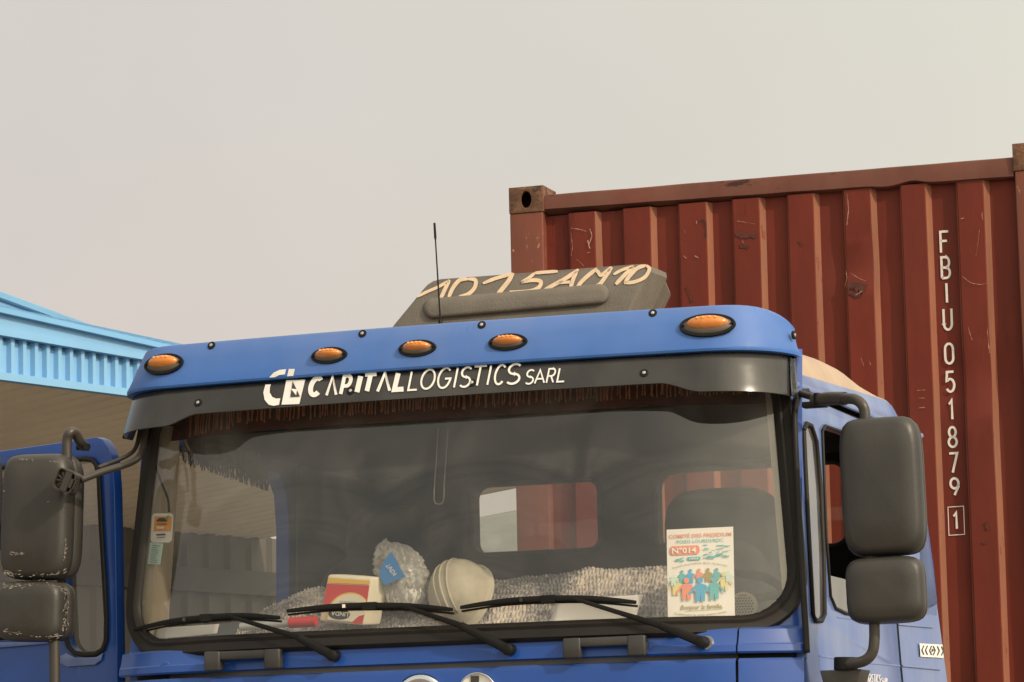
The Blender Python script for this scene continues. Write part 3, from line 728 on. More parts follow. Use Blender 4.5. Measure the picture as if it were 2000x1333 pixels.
def Fv(x, z):
    x -= XC; t = (2.942-z)/.085; W, rad, y0 = 1.115+.018*max(0, t), .24, -.112-.040*max(0, t); xf = W-rad
    if abs(x) <= xf: return y0+.05*x*x
    k = min(1, (abs(x)-xf)/rad); return y0+.05*xf*xf+rad*1.05*(1-math.sqrt(max(0, 1-k*k)))
# lettering on the visor (crop coordinates -> photo pixels)
def cz(x, y): return (480+x/3.125, 690+y/3.125)
mv = lambda a, b: hit(a, b, Fv, .003); mh = lambda a, b: hit(a, b, Fh, .003)
lt = MB()
def bl_letter(ch, x0, x1, yt, yb, w, slant=.18):
    h = (yb-yt)/3.125; wd = (x1-x0)/3.125; sl = slant*h; ww = w
    k0 = {'C': .35, 'O': .35, 'G': .35, 'S': .45, 'Λ': 0, 'A': 0, 'T': .1, 'L': 0}.get(ch, 1.0)
    x, y = cz(x0, yb); aw = wd-sl*k0-ww; adv = (aw, -.065*aw)
    if ch in 'COGS': x -= sl*.3
    if ch in 'ΛA': x += 0; sl = sl*.35
    if ch == 'T': x -= sl*.9
    letter(lt, ch, (x+ww/2, y-ww*.45), adv, (sl, -(h-ww*.9)+.065*wd*.5), w, mv)
for a in [('C', 378, 478, 138, 270, 9.5), ('Λ', 484, 560, 135, 266, 5.5), ('P', 568, 658, 128, 260, 7), ('I', 650, 730, 125, 253, 10), ('T', 712, 812, 115, 247, 9),
          ('Λ', 795, 888, 112, 243, 6), ('L', 892, 978, 106, 237, 9.5),
          ('L', 985, 1050, 105, 232, 3.8), ('O', 1062, 1162, 95, 226, 3.8), ('G', 1165, 1260, 85, 221, 3.8), ('I', 1250, 1315, 84, 216, 3.8), ('S', 1300, 1388, 80, 214, 4),
          ('T', 1388, 1478, 74, 206, 4), ('I', 1452, 1520, 70, 200, 3.8), ('C', 1512, 1594, 66, 198, 4), ('S', 1585, 1690, 60, 196, 4.4),
          ('S', 1703, 1768, 98, 194, 3.2), ('A', 1758, 1826, 98, 190, 3.2), ('R', 1830, 1898, 90, 186, 3.2), ('L', 1895, 1948, 87, 180, 3.2)]: bl_letter(*a)
def P_(pts): return [cz(*p) for p in pts]
cl = [(120, 192), (107, 240), (115, 285), (140, 315), (170, 322), (203, 316), (211, 276), (185, 278), (162, 268), (146, 240), (148, 205), (154, 192)]
poly(lt, P_(cl), mv)
poly(lt, P_([(247, 166), (363, 162), (327, 311), (218, 315)]), mv)
lt.build('visor_lettering', M['white'], tk)
lk = MB(); mv2 = lambda a, b: hit(a, b, Fv, .006)
poly(lk, P_([(286, 171), (331, 265), (272, 268)]), mv2); lk.build('logo_cutout', M['visor'], tk)
lw_ = MB(); mv3 = lambda a, b: hit(a, b, Fv, .009); poly(lw_, P_([(275, 217), (314, 221), (307, 258)]), mv3); lw_.build('logo_arrow', M['white'], tk)
lh = MB(); poly(lh, P_([(143, 150), (170, 120), (205, 103), (247, 98), (238, 130), (205, 134), (180, 147)]), mh); poly(lh, P_([(263, 97), (300, 97), (290, 140), (252, 142)]), mh)
lh.build('logo_top', M['white'], tk)
# bolts
def bolt(px, py, F, r_=.0135):
    c = hit(px, py, F); e_ = .004
    n = V((F(c.x+e_, c.z)-F(c.x-e_, c.z), -2*e_, F(c.x, c.z+e_)-F(c.x, c.z-e_))).normalized()
    n = V((n.x, n.y, n.z))
    w_ = MB(); w_.tube([c-n*.004, c+n*.0012, c+n*.0022], [r_, r_, r_*.82], 18); o = w_.build('bolt', M['black'], tk, smooth=True, split=40)
    h_ = MB(); h_.tube([c+n*.001, c+n*.0042, c+n*.0055], [r_*.44, r_*.42, r_*.2], 8); h_.build('bolt_head', M['metal'], o, smooth=True, split=40)
for p in ((413, 675), (708, 652), (941, 635), (1275, 612), (1551, 655)): bolt(*p, Fh)
for p in ((387, 787), (685, 764), (922, 748), (1258, 729)): bolt(*p, Fv)
# marker lights
def lamp(px, py, wpx, hpx, lift=0):
    c = hit(px, py, Fh); e_ = .01
    n = V((Fh(c.x+e_, c.z)-Fh(c.x-e_, c.z), -2*e_, Fh(c.x, c.z+e_)-Fh(c.x, c.z-e_))).normalized(); t = V((0, 0, 1)).cross(n).normalized()
    t = -t if t.x < 0 else t; b = n.cross(t); b = b if b.z > 0 else -b
    Wm = wpx/590/max(.5, abs((rgt).dot(t)))/2; Hm = hpx/590/2
    def ell(mb, cc, a, b_, d, k0=0, n1=28, n2=8, pw=2):
        rows = []
        for j in range(n2+1):
            ph = math.pi/2*j/n2; rr = math.cos(ph); hh = math.sin(ph)
            rows.append([cc+t*a*rr*math.cos(2*math.pi*k/n1)+b*b_*rr*math.sin(2*math.pi*k/n1)+n*d*hh for k in range(n1)])
        mb.grid(rows, closed=True)
    gk = MB(); gk.grid([[c+n*(dn)+t*(Wm+ex)*math.cos(2*math.pi*k/36)+b*(Hm+ex)*math.sin(2*math.pi*k/36) for k in range(36)] for ex, dn in ((.004, -.002), (.003, .005), (-.004, .006), (-.008, .003))], closed=True)
    o = gk.build('marker_light', M['black'], tk, smooth=True, split=50)
    bs = MB(); ell(bs, c-n*.004, Wm-.003, Hm-.003, .022); bs.build('lamp_base', M['amber_base'], o, smooth=True, split=0)
    ln = MB(); ell(ln, c+n*.006+b*Hm*.14, Wm*.78, Hm*.66, .026); ln.build('lens', M['amber'], o, smooth=True, split=0)
    ld = MB()
    for k in (-.32, -.11, .13, .34):
        ld.tube([c+n*.020+t*Wm*k+b*Hm*.40, c+n*(.0345 if abs(k) < .2 else .0325)+t*Wm*k+b*Hm*.34], [.0045, .0034], 8)
    ld.build('led_row', M['amber_led'], o)
    for k in (-.90, .90):
        sc2 = MB(); sc2.tube([c+n*.004+t*Wm*k, c+n*.0125+t*Wm*k], .0035, 8); sc2.build('lamp_screw', M['black'], o)
lamp(643, 695, 64, 29); lamp(815, 681, 66, 29); lamp(992, 669, 67, 29)
lamp(320, 712, 74, 40); lamp(1382, 636, 96, 42)
# ---- wipers
def wiper(piv, mid_, tip, b0, b1, arch, clipm='tube'):
    Fq = lambda x, z: Fw(x, z)-.035
    pv = hit(*piv, lambda x, z: Flow(x, 2.13)-.055); m1 = hit(*mid_, lambda x, z: Fmid(x, max(z, 2.1))-.055); t1 = hit(*tip, Fq)
    a = MB()
    a.tube([pv+V((0, .05, 0)), pv-V((0, .012, 0)), pv-V((0, .016, 0))], [.018, .018, .012], 18)
    o = a.build('wiper', M['black'], tk, smooth=True, split=40)
    cpx = MB(); cpx.tube([pv+V((.004, .062, -.002)), pv+V((.004, .032, -.002))], [.024, .020], 20); cpx.build('pivot_cap', M['metal'], o, smooth=True, split=40)
    ar = MB(); d = (m1-pv)
    ar.tube([pv-V((0, .004, 0)), pv+d*.25, m1], [.015, .015, .012], 8, flat=.75); ar.tube([m1-d*.02, m1+(t1-m1)*.5, t1], [.010, .0075, .006], 8, flat=.6)
    ar.build('wiper_arm', M['black'], o, smooth=True, split=40)
    bl = MB(); mp2 = ((b0[0]+b1[0])/2, (b0[1]+b1[1])/2-arch)
    pts = [hit(*q, lambda x, z: Fw(x, z)-.022) for q in (b0, ((b0[0]+mp2[0])/2, (b0[1]+mp2[1])/2-arch*.32), mp2, ((b1[0]+mp2[0])/2, (b1[1]+mp2[1])/2-arch*.32), b1)]
    pts = smoothpts(pts, 5); rr = [.004+.006*math.sin(math.pi*(k+.6)/(len(pts)+.2))**.6 for k in range(len(pts))]
    bl.tube(pts, rr, 8, flat=.6); ps = [p+V((0, .012, -.011)) for p in pts]; bl.tube(ps, .0035, 6)
    pk = pts[len(pts)//2]; bl.box(pk, (.045, .018, .022))
    bl.build('wiper_blade', M['black'], o, smooth=True, split=40)
    cl2 = MB(); q = pts[len(pts)//2-3]; cl2.box(q-V((0, .009, 0)), (.009, .004, .011)); cl2.build('blade_clip', M[clipm], o)
wiper((650, 1281), (583, 1245), (448, 1204), (262, 1230), (547, 1207), 12)
wiper((993, 1269), (900, 1222), (788, 1184), (560, 1194), (884, 1191), 9, 'white')
wiper((1370, 1254), (1290, 1222), (1122, 1170), (899, 1187), (1243, 1177), 12)
# ---- grab handles on the scuttle panel
def handle(x0, y0, x1, y1):
    F_ = lambda x, z: Flow(x, 2.13)-.055
    q = [hit(x0, y0, F_), hit(x1, y1, F_)]
    a = MB(); t = (q[1]-q[0]); L_ = t.length; t.normalize(); upz = V((0, 0, 1)); rot = Matrix((t, t.cross(upz)*-1, upz)).transposed()
    cc = (q[0]+q[1])/2
    a.box(cc+V((0, 0, -.014)), (L_, .026, .028), rot); 
    for k in (-1, 1):
        a.box(cc+t*k*(L_/2-.028)+V((0, 0, -.030)), (.056, .032, .062), rot)
        a.box(cc+t*k*(L_/2-.028)+V((0, .03, -.036)), (.05, .05, .045), rot)
    a.build('grab_handle', M['visor'], tk, bevel=.006)
handle(402, 1274, 550, 1268); handle(1101, 1248, 1262, 1241)
# ---- cab sides (plane x = +-SXz), left one with an open doorway
def sx_at(z): return SX+.05*(2.83-z)-.02
RX = XC+SX   # right side plane
def side_map(sgn): return lambda y, z: (XC+sgn*(SX+.045*(2.75-z)*1.0-.022), y, z)
def rside(px, py, off=0.0):
    # sight line onto the leaning right side
    d = ray(px, py); t = 9.0
    for i in range(40):
        p = CAM+d*t; t += ((XC+SX+.045*(2.75-p.z)-.018)+off-p.x)/d.x
    return CAM+d*t
def ryz(px, py): p = rside(px, py); return (p.y, p.z)
dz_f = lambda z: .10+.19*(z-2.1) if z > 2.1 else .12
# doorway (closed right side: wider plates built from the picture outline)
door_y0, door_y1 = .19, 1.31
def sidepanel(sgn):
    mb = MB()
    outer = [(.12, 1.0), (2.13, .98), (2.13, 2.0), (1.96, 2.70), (1.93, 2.845), (.235, 2.845), (.20, 2.6), (.135, 2.1)]
    dr = [(.16, 1.15), (door_y1+.08, 1.15), (door_y1, 2.2), (door_y1-.03, 2.60), (door_y1-.06, 2.72), (door_y1-.13, 2.79), (.36, 2.79), (.30, 2.76), (.235, 2.64), (.175, 2.2)]
    mb.plate([outer, dr], side_map(sgn), -.05, (sgn, 0, 0)); return mb.build('cab_side', M['paint_side'] if sgn > 0 else M['paint'], tk)
sidepanel(1); sidepanel(-1)
for sgn in (1, -1):
    ip = MB(); outer = [(1.36, 1.2), (1.955, 1.2), (1.955, 2.84), (1.28, 2.84)]
    ip.plate([outer], lambda y, z: (XC+sgn*(SX+.045*(2.75-z)-.095), y, z), -.01, (sgn, 0, 0)); ip.build('cab_lining', M['cab_in'], tk)
    at_ = MB(); outer = [(.26, 2.0), (.32, 2.0), (.36, 2.80), (.28, 2.84)]
# rear edge rounding: back wall with window openings
bw = MB(); yR = 1.95
w1 = rrect(-.646, -.154, 2.528, 2.782, .045); w2 = rrect(.075, .79, 2.50, 2.796, .06)
bw.plate([[(-1.10, .95), (1.08, .95), (1.06, 2.84), (-1.08, 2.84)], w1, w2], lambda a, b: (a, yR, b), .06, (0, 1, 0))
bw.build('back_wall', M['cab_in'], tk)
for nm, L_ in (('rear_window', rrect(-.65, -.15, 2.524, 2.786, .045)), ('rear_window', rrect(.071, .794, 2.496, 2.80, .06))):
    gw = MB(); gw.plate([L_], lambda a, b: (a, yR+.03, b), 0, (0, 1, 0)); o = gw.build(nm, M['rear_glass'], tk)
    gs = MB(); P3 = [V((a, yR-.004, b)) for a, b in L_]; gs.tube(P3+[P3[0]], .009, 8, caps=False); gs.build('window_seal', M['dash'], o, smooth=True, split=0)
# ---- roof: gutter, side band, sand coloured raised top
def ztop(y): 
    t = max(0, min(1, (y-.2)/1.1)); return 2.985+.10*(1-t)**1.0*(1-.25*math.sin(math.pi*t)*-1)-.0
def cross(y, part):
    e_ = max(0, (y-1.72)/.23); e_ = min(1, e_); drop = .11*(1-math.sqrt(max(0, 1-e_*e_)))
    g_ = 2.862+.004*y*2; b_ = 2.918+.040*min(y, 1.65)-drop
    if part == 'side': return [(1.118, g_), (1.108, g_+.004), (1.090, g_+.014), (1.074, g_+.032), (1.060, (g_+.032+b_)/2), (1.050, b_-.002)]
    f_ = max(0, min(1, (1.78-y)/.65)); f_ = f_*f_*(3-2*f_)
    return [(1.052, b_-.012), (1.046, b_+.002), (1.030, b_+.006+.030*f_), (1.0, b_+.012+.062*f_), (.95, b_+.018+.085*f_), (.82, b_+.026+.115*f_), (.6, b_+.03+.125*f_), (.3, b_+.035+.125*f_), (0, b_+.035+.125*f_)]
ys_ = [.2, .3, .4, .5, .6, .7, .8, .9, 1.0, 1.1, 1.2, 1.3, 1.4, 1.5, 1.6, 1.68, 1.75, 1.81, 1.86, 1.90, 1.93, 1.95]
for sgn in (1, -1):
    rs = MB(); rs.grid([[V((XC+sgn*a, y, b)) for a, b in cross(y, 'side')] for y in ys_]); rs.build('roof_side', M['paint_side'] if sgn > 0 else M['paint'], tk, smooth=True, split=50)
    gt = MB(); gt.tube([V((XC+sgn*1.118, y, 2.862+.008*y)) for y in (.16, .6, 1.2, 1.8, 1.97)], .010, 8, flat=.7); gt.build('roof_gutter', M['paint_side'] if sgn > 0 else M['paint'], tk, smooth=True)
    gs = MB(); gs.tube([V((XC+sgn*1.095, y, 2.836+.007*y)) for y in (.2, .6, 1.2, 1.8, 1.95)], .011, 8, flat=.7); gs.build('gutter_shade_strip', M['rubber'], tk, smooth=True)  # dark strip stands in for the shade under the gutter
rt = MB()
for sgn in (1, -1): rt.grid([[V((XC+sgn*a, y, b)) for a, b in cross(y, 'top')] for y in ys_])
rt.build('roof_top', M['sand'], tk, smooth=True, split=0)
hl = MB(); hl.grid([[(x, y, 2.83) for x in (-1.08, 1.05)] for y in (.28, 1.96)]); hl.build('headliner', M['headliner'], tk)
br = MB(); br.face([(-1.10, 1.955, 2.82), (1.06, 1.955, 2.82), (1.04, 1.955, 2.93), (-1.08, 1.955, 2.93)]); br.build('roof_rear', M['paint'], tk)

# ---- right door (closed)
rd = MB(); rmp = lambda y, z: (XC+SX+.045*(2.75-z)-.018, y, z)
yz = lambda L_: [ryz(*p) for p in L_]
outer = yz([(1559, 800), (1572, 786), (1700, 838), (1726, 866), (1735, 1000), (1738, 1081), (1751, 1215), (1758, 1298)]) + [(1.42, 1.2), (.19, 1.2)] + yz([(1577, 1290), (1572, 1100), (1563, 950)])
qw = yz([(1567, 842), (1573, 828), (1582, 832), (1592, 862), (1600, 950), (1606, 1080), (1608, 1200), (1602, 1213), (1590, 1212), (1585, 1200), (1577, 1050), (1571, 930)])
mw = yz([(1604, 842), (1610, 832), (1684, 858), (1700, 880), (1708, 1000), (1712, 1150), (1706, 1205), (1650, 1198), (1630, 1188), (1620, 1165), (1612, 1050)])
rd.plate([outer, qw, mw], rmp, -.035, (1, 0, 0))
door = rd.build('door', M['paint_side'], tk, bevel=.004)
dg = MB(); dg.plate([qw], lambda y, z: (rmp(y, z)[0]+.001, y, z), 0, (1, 0, 0)); dg.build('quarter_window', M['side_glass'], door)
low = yz([(1606, 1120), (1716, 1148), (1714, 1210), (1640, 1196), (1620, 1180)])
dg = MB(); dg.plate([low], lambda y, z: (rmp(y, z)[0]-.003, y, z), 0, (1, 0, 0)); dg.build('window_pane', M['side_glass'], door)
for L_, w_ in ((qw, .008), (mw, .005)):
    sl_ = MB(); P3 = [V(rmp(*q))+V((.004, 0, 0)) for q in L_]; sl_.tube(P3+[P3[0]], w_, 8, caps=False); sl_.build('window_seal', M['rubber'], door, smooth=True, split=0)
sl_ = MB(); pts = [rside(*p, .012) for p in ((1576, 764), (1564, 768), (1556, 785), (1552, 815), (1553, 860), (1558, 960), (1566, 1100), (1573, 1220), (1576, 1275))]
sl_.tube(smoothpts(pts, 5), .010, 10); sl_.build('door_seal', M['rubber'], tk, smooth=True, split=0)
# hollow at the window corner, waist crease, rear recess and louvre on the side
cr_ = MB(); cr_.tube([rside(*p, -.001) for p in ((1600, 1282), (1700, 1296), (1757, 1301))], .0035, 6); cr_.tube([rside(*p, -.001) for p in ((1762, 1301), (1836, 1308))], .0035, 6)
cr_.tube([rside(*p, -.001) for p in ((1634, 1206), (1680, 1212), (1746, 1218))], .003, 6); cr_.tube([rside(*p, -.001) for p in ((1754, 1220), (1822, 1226))], .003, 6)
cr_.build('body_crease', M['paint_side'], tk, smooth=True)
rc = MB(); L_ = yz([(1797, 965), (1803, 962), (1812, 1010), (1826, 1110), (1833, 1180), (1832, 1203), (1822, 1204), (1800, 1198)]); rc.plate([L_], lambda y, z: (rmp(y, z)[0]-.008, y, z), .004, (1, 0, 0)); rc.build('air_intake_recess', M['paint'], tk, bevel=.002)
dgp = MB(); dgp.tube([rside(*p, -.004) for p in ((1728, 880), (1738, 1081), (1751, 1215), (1758, 1300), (1764, 1360))], .006, 6); dgp.build('door_gap', M['black'], tk)
stp = MB(); L_ = [(1796, 1257), (1841, 1259.5), (1843, 1285.5), (1798, 1283)]; poly(stp, L_, lambda a, b: rside(a, b, .001)); o = stp.build('marking_sticker', M['white'], tk)
stm = MB()
for k, x in enumerate((1801, 1808, 1816)): stroke(stm, [(x+4, 1261+k*.3), (x, 1270+k*.3), (x+4, 1279+k*.3)], 2, lambda a, b: rside(a, b, .003))
for k, x in enumerate((1823, 1831, 1839)): stroke(stm, [(x, 1262+k*.3), (x+4, 1271+k*.3), (x, 1280+k*.3)], 2, lambda a, b: rside(a, b, .003))
stroke(stm, [(1820, 1268), (1823, 1270.5), (1820, 1273)], 2.2, lambda a, b: rside(a, b, .003))
stm.build('chevron_print', M['ink'], o)
tx = MB(); sm_ = lambda u, v: rside(1640+98*u, 1328+6*u-17*v*(1-.12*u), .005)
xx = 0; word = 'CΛPITΛLLOGISTICS'
for i, ch in enumerate(word):
    w_ = 4.7 if ch != 'I' else 2.2
    x0 = 1661+xx; b_ = 1329.5+(x0-1661)*.07
    letter(tx, ch, (x0, b_), (w_-1.9, .2), (1.0, -15), 1.7 if i < 7 else 1.2, lambda a, b: rside(a, b, .004)); xx += w_*.88
for i, ch in enumerate('SARL'):
    x0 = 1661+xx+1+i*3.6; b_ = 1329.5+(x0-1661)*.07
    letter(tx, ch, (x0, b_), (2.4, .2), (.5, -9), 1.0, lambda a, b: rside(a, b, .004))
tx.build('door_lettering', M['white'], tk)

# ---- mirrors
def housing(mb, c, w_, h_, d_, yawm=0.0, pw=6, tilt=0.0, nx=22, nz=26):
    """rounded-box shell with a slightly domed front"""
    rot = Matrix.Rotation(yawm, 3, 'Z') @ Matrix.Rotation(tilt, 3, 'Y'); c = V(c); rows = []
    L_ = []
    n = 56
    def ring(sx, sz, dy):
        out = []
        for k in range(n):
            a = 2*math.pi*k/n; ca, sa = math.cos(a), math.sin(a)
            r_ = (abs(ca)**pw+abs(sa)**pw)**(-1/pw)
            out.append(c+rot @ V((r_*ca*w_/2*sx, dy, r_*sa*h_/2*sz)))
        return out
    ex = min(w_, h_)
    rows = [ring(.02, .02, -d_*.53), ring(.5, .5, -d_*.52), ring(1-.20*ex/w_, 1-.20*ex/h_, -d_*.48), ring(1-.10*ex/w_, 1-.10*ex/h_, -d_*.42), ring(1-.03*ex/w_, 1-.03*ex/h_, -d_*.30), ring(1, 1, -d_*.1), ring(1, 1, d_*.02), ring(.975, .975, d_*.04), ring(.975, .975, d_*.07), ring(1, 1, d_*.09), ring(1, 1, d_*.35), ring(.97, .97, d_*.5), ring(.93, .93, d_*.5), ring(.02, .02, d_*.46)]
    mb.grid(rows, closed=True); mb.face(rows[0]); mb.face(list(reversed(rows[-1])))
def mirror(c, w_, h_, c2, w2, h2, mt, yawm, topt, bott, tilt=0.0, parent=tk, rod=None):
    a = MB(); housing(a, c, w_, h_, .13, yawm, tilt=tilt); o = a.build('side_mirror', mt, parent, smooth=True, split=0)
    b = MB(); housing(b, c2, w2, h2, .12, yawm, tilt=tilt, pw=5.0); b.build('lower_mirror', mt, o, smooth=True, split=0)
    for pts, r_ in topt+bott:
        t = MB(); t.tube(smoothpts(pts, 6), r_, 14); t.build('mirror_arm', M['tube'], o, smooth=True, split=50)
    return o
pm = lambda px, py, y=0.02: hp(px, py, 1, y)
cR = (pm(1647, 822)+pm(1802, 1081))/2; cR2 = (pm(1656, 1088)+pm(1806, 1216))/2
mo = mirror(cR, .246, .415, cR2-V((0, 0, .002)), .236, .198, M['grey_plastic'], R(6), [
    ([pm(1690, 830), pm(1689, 806), pm(1683, 790), pm(1668, 780, .04), pm(1640, 779, .08)], .0165),
    ([pm(1650, 779, .07), pm(1620, 779, .11), pm(1590, 783, .14)], .021), ([pm(1604, 779, .12), pm(1580, 774, .17), pm(1564, 769, .2)], .011)],
    [([pm(1700, 1070), pm(1700, 1100)], .017), ([pm(1707, 1205), pm(1708, 1245), pm(1704, 1274), pm(1690, 1290), pm(1668, 1296, .03), pm(1640, 1299, .06)], .0165)], tilt=R(-1.0))
mb = MB(); mb.box(pm(1592, 791, .14), (.075, .04, .018)); mb.tube([pm(1596, 768, .12), pm(1596, 790, .12)], .012, 10); mb.build('hinge_bracket', M['black'], mo, bevel=.003)
mb = MB(); mb.tube([pm(1652, 1284, .06), pm(1652, 1310, .06)], .036, 20); mb.build('arm_mount', M['black'], mo, bevel=.004)
mb = MB(); a_, b_, c_, d_ = pm(1601, 1310, .04), pm(1682, 1307, .04), pm(1672, 1345, .04), pm(1610, 1345, .04)
mb.face([a_, b_, c_, d_]); mb.face([p+V((0, .12, 0)) for p in (d_, c_, b_, a_)]); 
for p, q in ((a_, b_), (b_, c_), (c_, d_), (d_, a_)): mb.face([q, p, p+V((0, .12, 0)), q+V((0, .12, 0))])
mb.build('mount_bracket', M['grey_plastic'], mo, bevel=.003)

# ---- left door, swung wide open
da = R(70); O = V((XC-SX-.035, .19, 0)); de = V((-math.sin(da), math.cos(da), 0)); dn = V((-math.cos(da), -math.sin(da), 0))
def dmap(px, py, off=0.0): return hpl(px, py, O, dn, off)
ld = MB()
outer = [(-130, 898), (0, 881), (150, 860), (187, 854), (200, 859), (212, 875), (219, 900), (223, 960), (226, 1100), (228, 1250), (232, 1600), (-150, 1640)]
qL = [(140, 900), (165, 897), (182, 899), (190, 908), (195, 930), (199, 1020), (205, 1120), (210, 1210), (209, 1252), (203, 1268), (190, 1277), (168, 1279), (148, 1276), (136, 1264), (130, 1246), (124, 1100), (120, 960), (126, 915)]
mL = [(108, 903), (114, 1000), (118, 1150), (119, 1225), (100, 1240), (-80, 1250), (-112, 1235), (-125, 960), (-100, 925)]
ld.plate([outer, qL, mL], lambda a, b: dmap(a, b), -.04, dn)
dL = ld.build('door', M['paint'], tk, bevel=.004); dL['label'] = 'open blue front door swung out at the far side'
for nm, L_ in (('quarter_window', qL), ('window_pane', mL)):
    q = MB(); q.plate([L_], lambda a, b: dmap(a, b, -.02), 0, dn); q.build(nm, M['side_glass'], dL)
    q = MB(); P3 = [dmap(*p, .004) for p in L_]; q.tube(P3+[P3[0]], .009, 8, caps=False); q.build('window_seal', M['rubber'], dL, smooth=True, split=0)
q = MB(); q.plate([[(118, 1283), (133, 1276), (150, 1285), (190, 1284), (203, 1276), (200, 1290), (188, 1299), (135, 1303), (120, 1296)]], lambda a, b: dmap(a, b, .002), .006, dn); q.build('sill_recess', M['paint_side'], dL, bevel=.004)  # paler paint imitates the sky light caught by this recess
q = MB(); q.plate([[(-140, 1266), (0, 1255), (96, 1254), (96, 1258), (0, 1266), (-140, 1280)]], lambda a, b: dmap(a, b, .002), .008, dn); q.build('waist_ledge', M['paint_side'], dL, bevel=.003)
ml = lambda px, py, y=.0: hp(px, py, 1, y)
cL = (ml(3, 888)+ml(156, 1134))/2+V((0, 0, .0)); cL2 = (ml(-6, 1134)+ml(141, 1254))/2
moL = mirror(cL, .255, .412, cL2-V((0, 0, .002)), .245, .198, M['worn_plastic'], R(-4), [
    ([ml(131, 905), ml(131, 862), ml(136, 846), ml(146, 846, .02), ml(156, 862, .05), ml(164, 872, .09)], .0165), ([ml(150, 872, .09), ml(174, 874, .10)], .013)],
    [([ml(72, 1120), ml(72, 1150)], .017), ([ml(106, 1245), ml(107, 1290), ml(108, 1420)], .0175)], tilt=R(2.2))
q = MB(); q.tube([ml(170, 873, .08), ml(170, 873, .055)], .012, 12); q.build('arm_bolt', M['black'], moL)
# scuffed lower edges of the housings
def scuff(pts, w_, par, dep):
    s_ = MB(); P3 = smoothpts([(a, b, 0) for a, b in pts], 10); rs = random.Random(int(pts[0][0]*7+pts[0][1]))
    for k in range(int(len(P3)*1.3)):
        i = rs.randrange(len(P3)-1); p = P3[i]; d = (P3[i+1]-p).normalized(); nn = V((-d.y, d.x, 0)); c_ = p+nn*rs.gauss(0, w_*.42); L_ = rs.uniform(1.5, 9)*(.5 if w_ < 4 else 1); an_ = rs.gauss(0, .35)
        e1 = c_+(d*math.cos(an_)+nn*math.sin(an_))*L_; mid_ = (c_+e1)/2+nn*rs.gauss(0, .6)
        stroke(s_, [(c_.x, c_.y), (mid_.x, mid_.y), (e1.x, e1.y)], [.2, rs.uniform(.5, 1.9), .2], lambda a, b: hp(a, b, 1, dep))
    s_.build('scuff_marks', M['wear'], par)
scuff([(8, 1116), (20, 1121), (60, 1123), (95, 1121), (125, 1117)], 7, moL, -.060)
scuff([(6, 1146), (30, 1143), (60, 1144), (90, 1143), (118, 1148), (131, 1158)], 8, moL, -.058)
scuff([(6, 1234), (40, 1236), (80, 1243), (118, 1241)], 6, moL, -.058)
scuff([(126, 1095), (128, 1070), (126, 1050)], 4, moL, -.052)
scuff([(128, 1165), (129, 1185), (127, 1210), (124, 1232)], 5, moL, -.052)
scuff([(20, 1078), (34, 1084), (42, 1082)], 6, moL, -.071); scuff([(96, 901), (112, 902)], 3, moL, -.068); scuff([(38, 897), (64, 899)], 2, moL, -.066)
# second mirror edge at the border of the picture
a = MB(); housing(a, ml(-62, 990, .25), .26, .36, .10, R(-25)); a.build('kerb_mirror', M['grey_plastic'], tk, smooth=True, split=0)
# front-view mirror arm hanging from the visor
fa = MB()
P1 = [hp(286, 815, 1, .06), hp(283, 850, 1, .04), hp(277, 878, 1, .02), hp(268, 896, 1, 0), hp(245, 908, 1, -.02), hp(200, 922, 1, -.06), hp(158, 938, 1, -.10)]
fa.tube(smoothpts(P1, 6), .0115, 12); arm = fa.build('front_view_mirror_arm', M['tube'], tk, smooth=True, split=0)
fa = MB(); P2 = [hp(277, 812, 1, .09), hp(272, 850, 1, .07), hp(266, 872, 1, .05), hp(255, 886, 1, .03), hp(228, 900, 1, 0), hp(192, 914, 1, -.03)]
fa.tube(smoothpts(P2, 6), .0075, 10); fa.build('brace_tube', M['tube'], arm, smooth=True, split=0)
cc = hp(131, 940, 1, -.125); rt_ = Matrix.Rotation(R(0), 3, 'Z') @ Matrix.Rotation(R(24), 3, 'Y')
fa = MB()
L_ = rrect(-.036, .036, -.036, .036, .014, 4)
ringo = [cc+rt_ @ V((a, -.02, b)) for a, b in L_]; ringb = [cc+rt_ @ V((a*1.05-.006, .035, b*1.05-.004)) for a, b in L_]; ri = [cc+rt_ @ V((a*.88, -.02, b*.88)) for a, b in L_]; rd_ = [cc+rt_ @ V((a*.85, .0, b*.85)) for a, b in L_]
fa.grid([ringb, ringo, ri, rd_], closed=True); fa.face(rd_); fa.build('clamp_cup', M['tube'], arm)
fa = MB(); fa.box(cc+rt_ @ V((.008, -.012, 0)), (.022, .022, .062), rt_); fa.box(cc+rt_ @ V((.028, -.012, 0)), (.024, .016, .03), rt_)
for k in range(6):
    an = R(100+k*32); fa.tube([cc+rt_ @ V((0, -.014, 0)), cc+rt_ @ V((.030*math.cos(an), -.014, .030*math.sin(an)))], .0022, 6)
fa.build('clamp_ribs', M['tube'], arm)
# ---- antenna
an = MB(); A0, A1 = hp(860, 626, 1, .25), hp(848.5, 436, 1, .25)
an.tube([A0, A0+(A1-A0)*.82, A0+(A1-A0)*.85, A1], [.0030, .0024, .0044, .0040], 8); an.tube([A0-V((0, 0, .06)), A0+V((0, 0, .0))], [.012, .007], 10)
an.build('antenna', M['black'], tk, smooth=True)
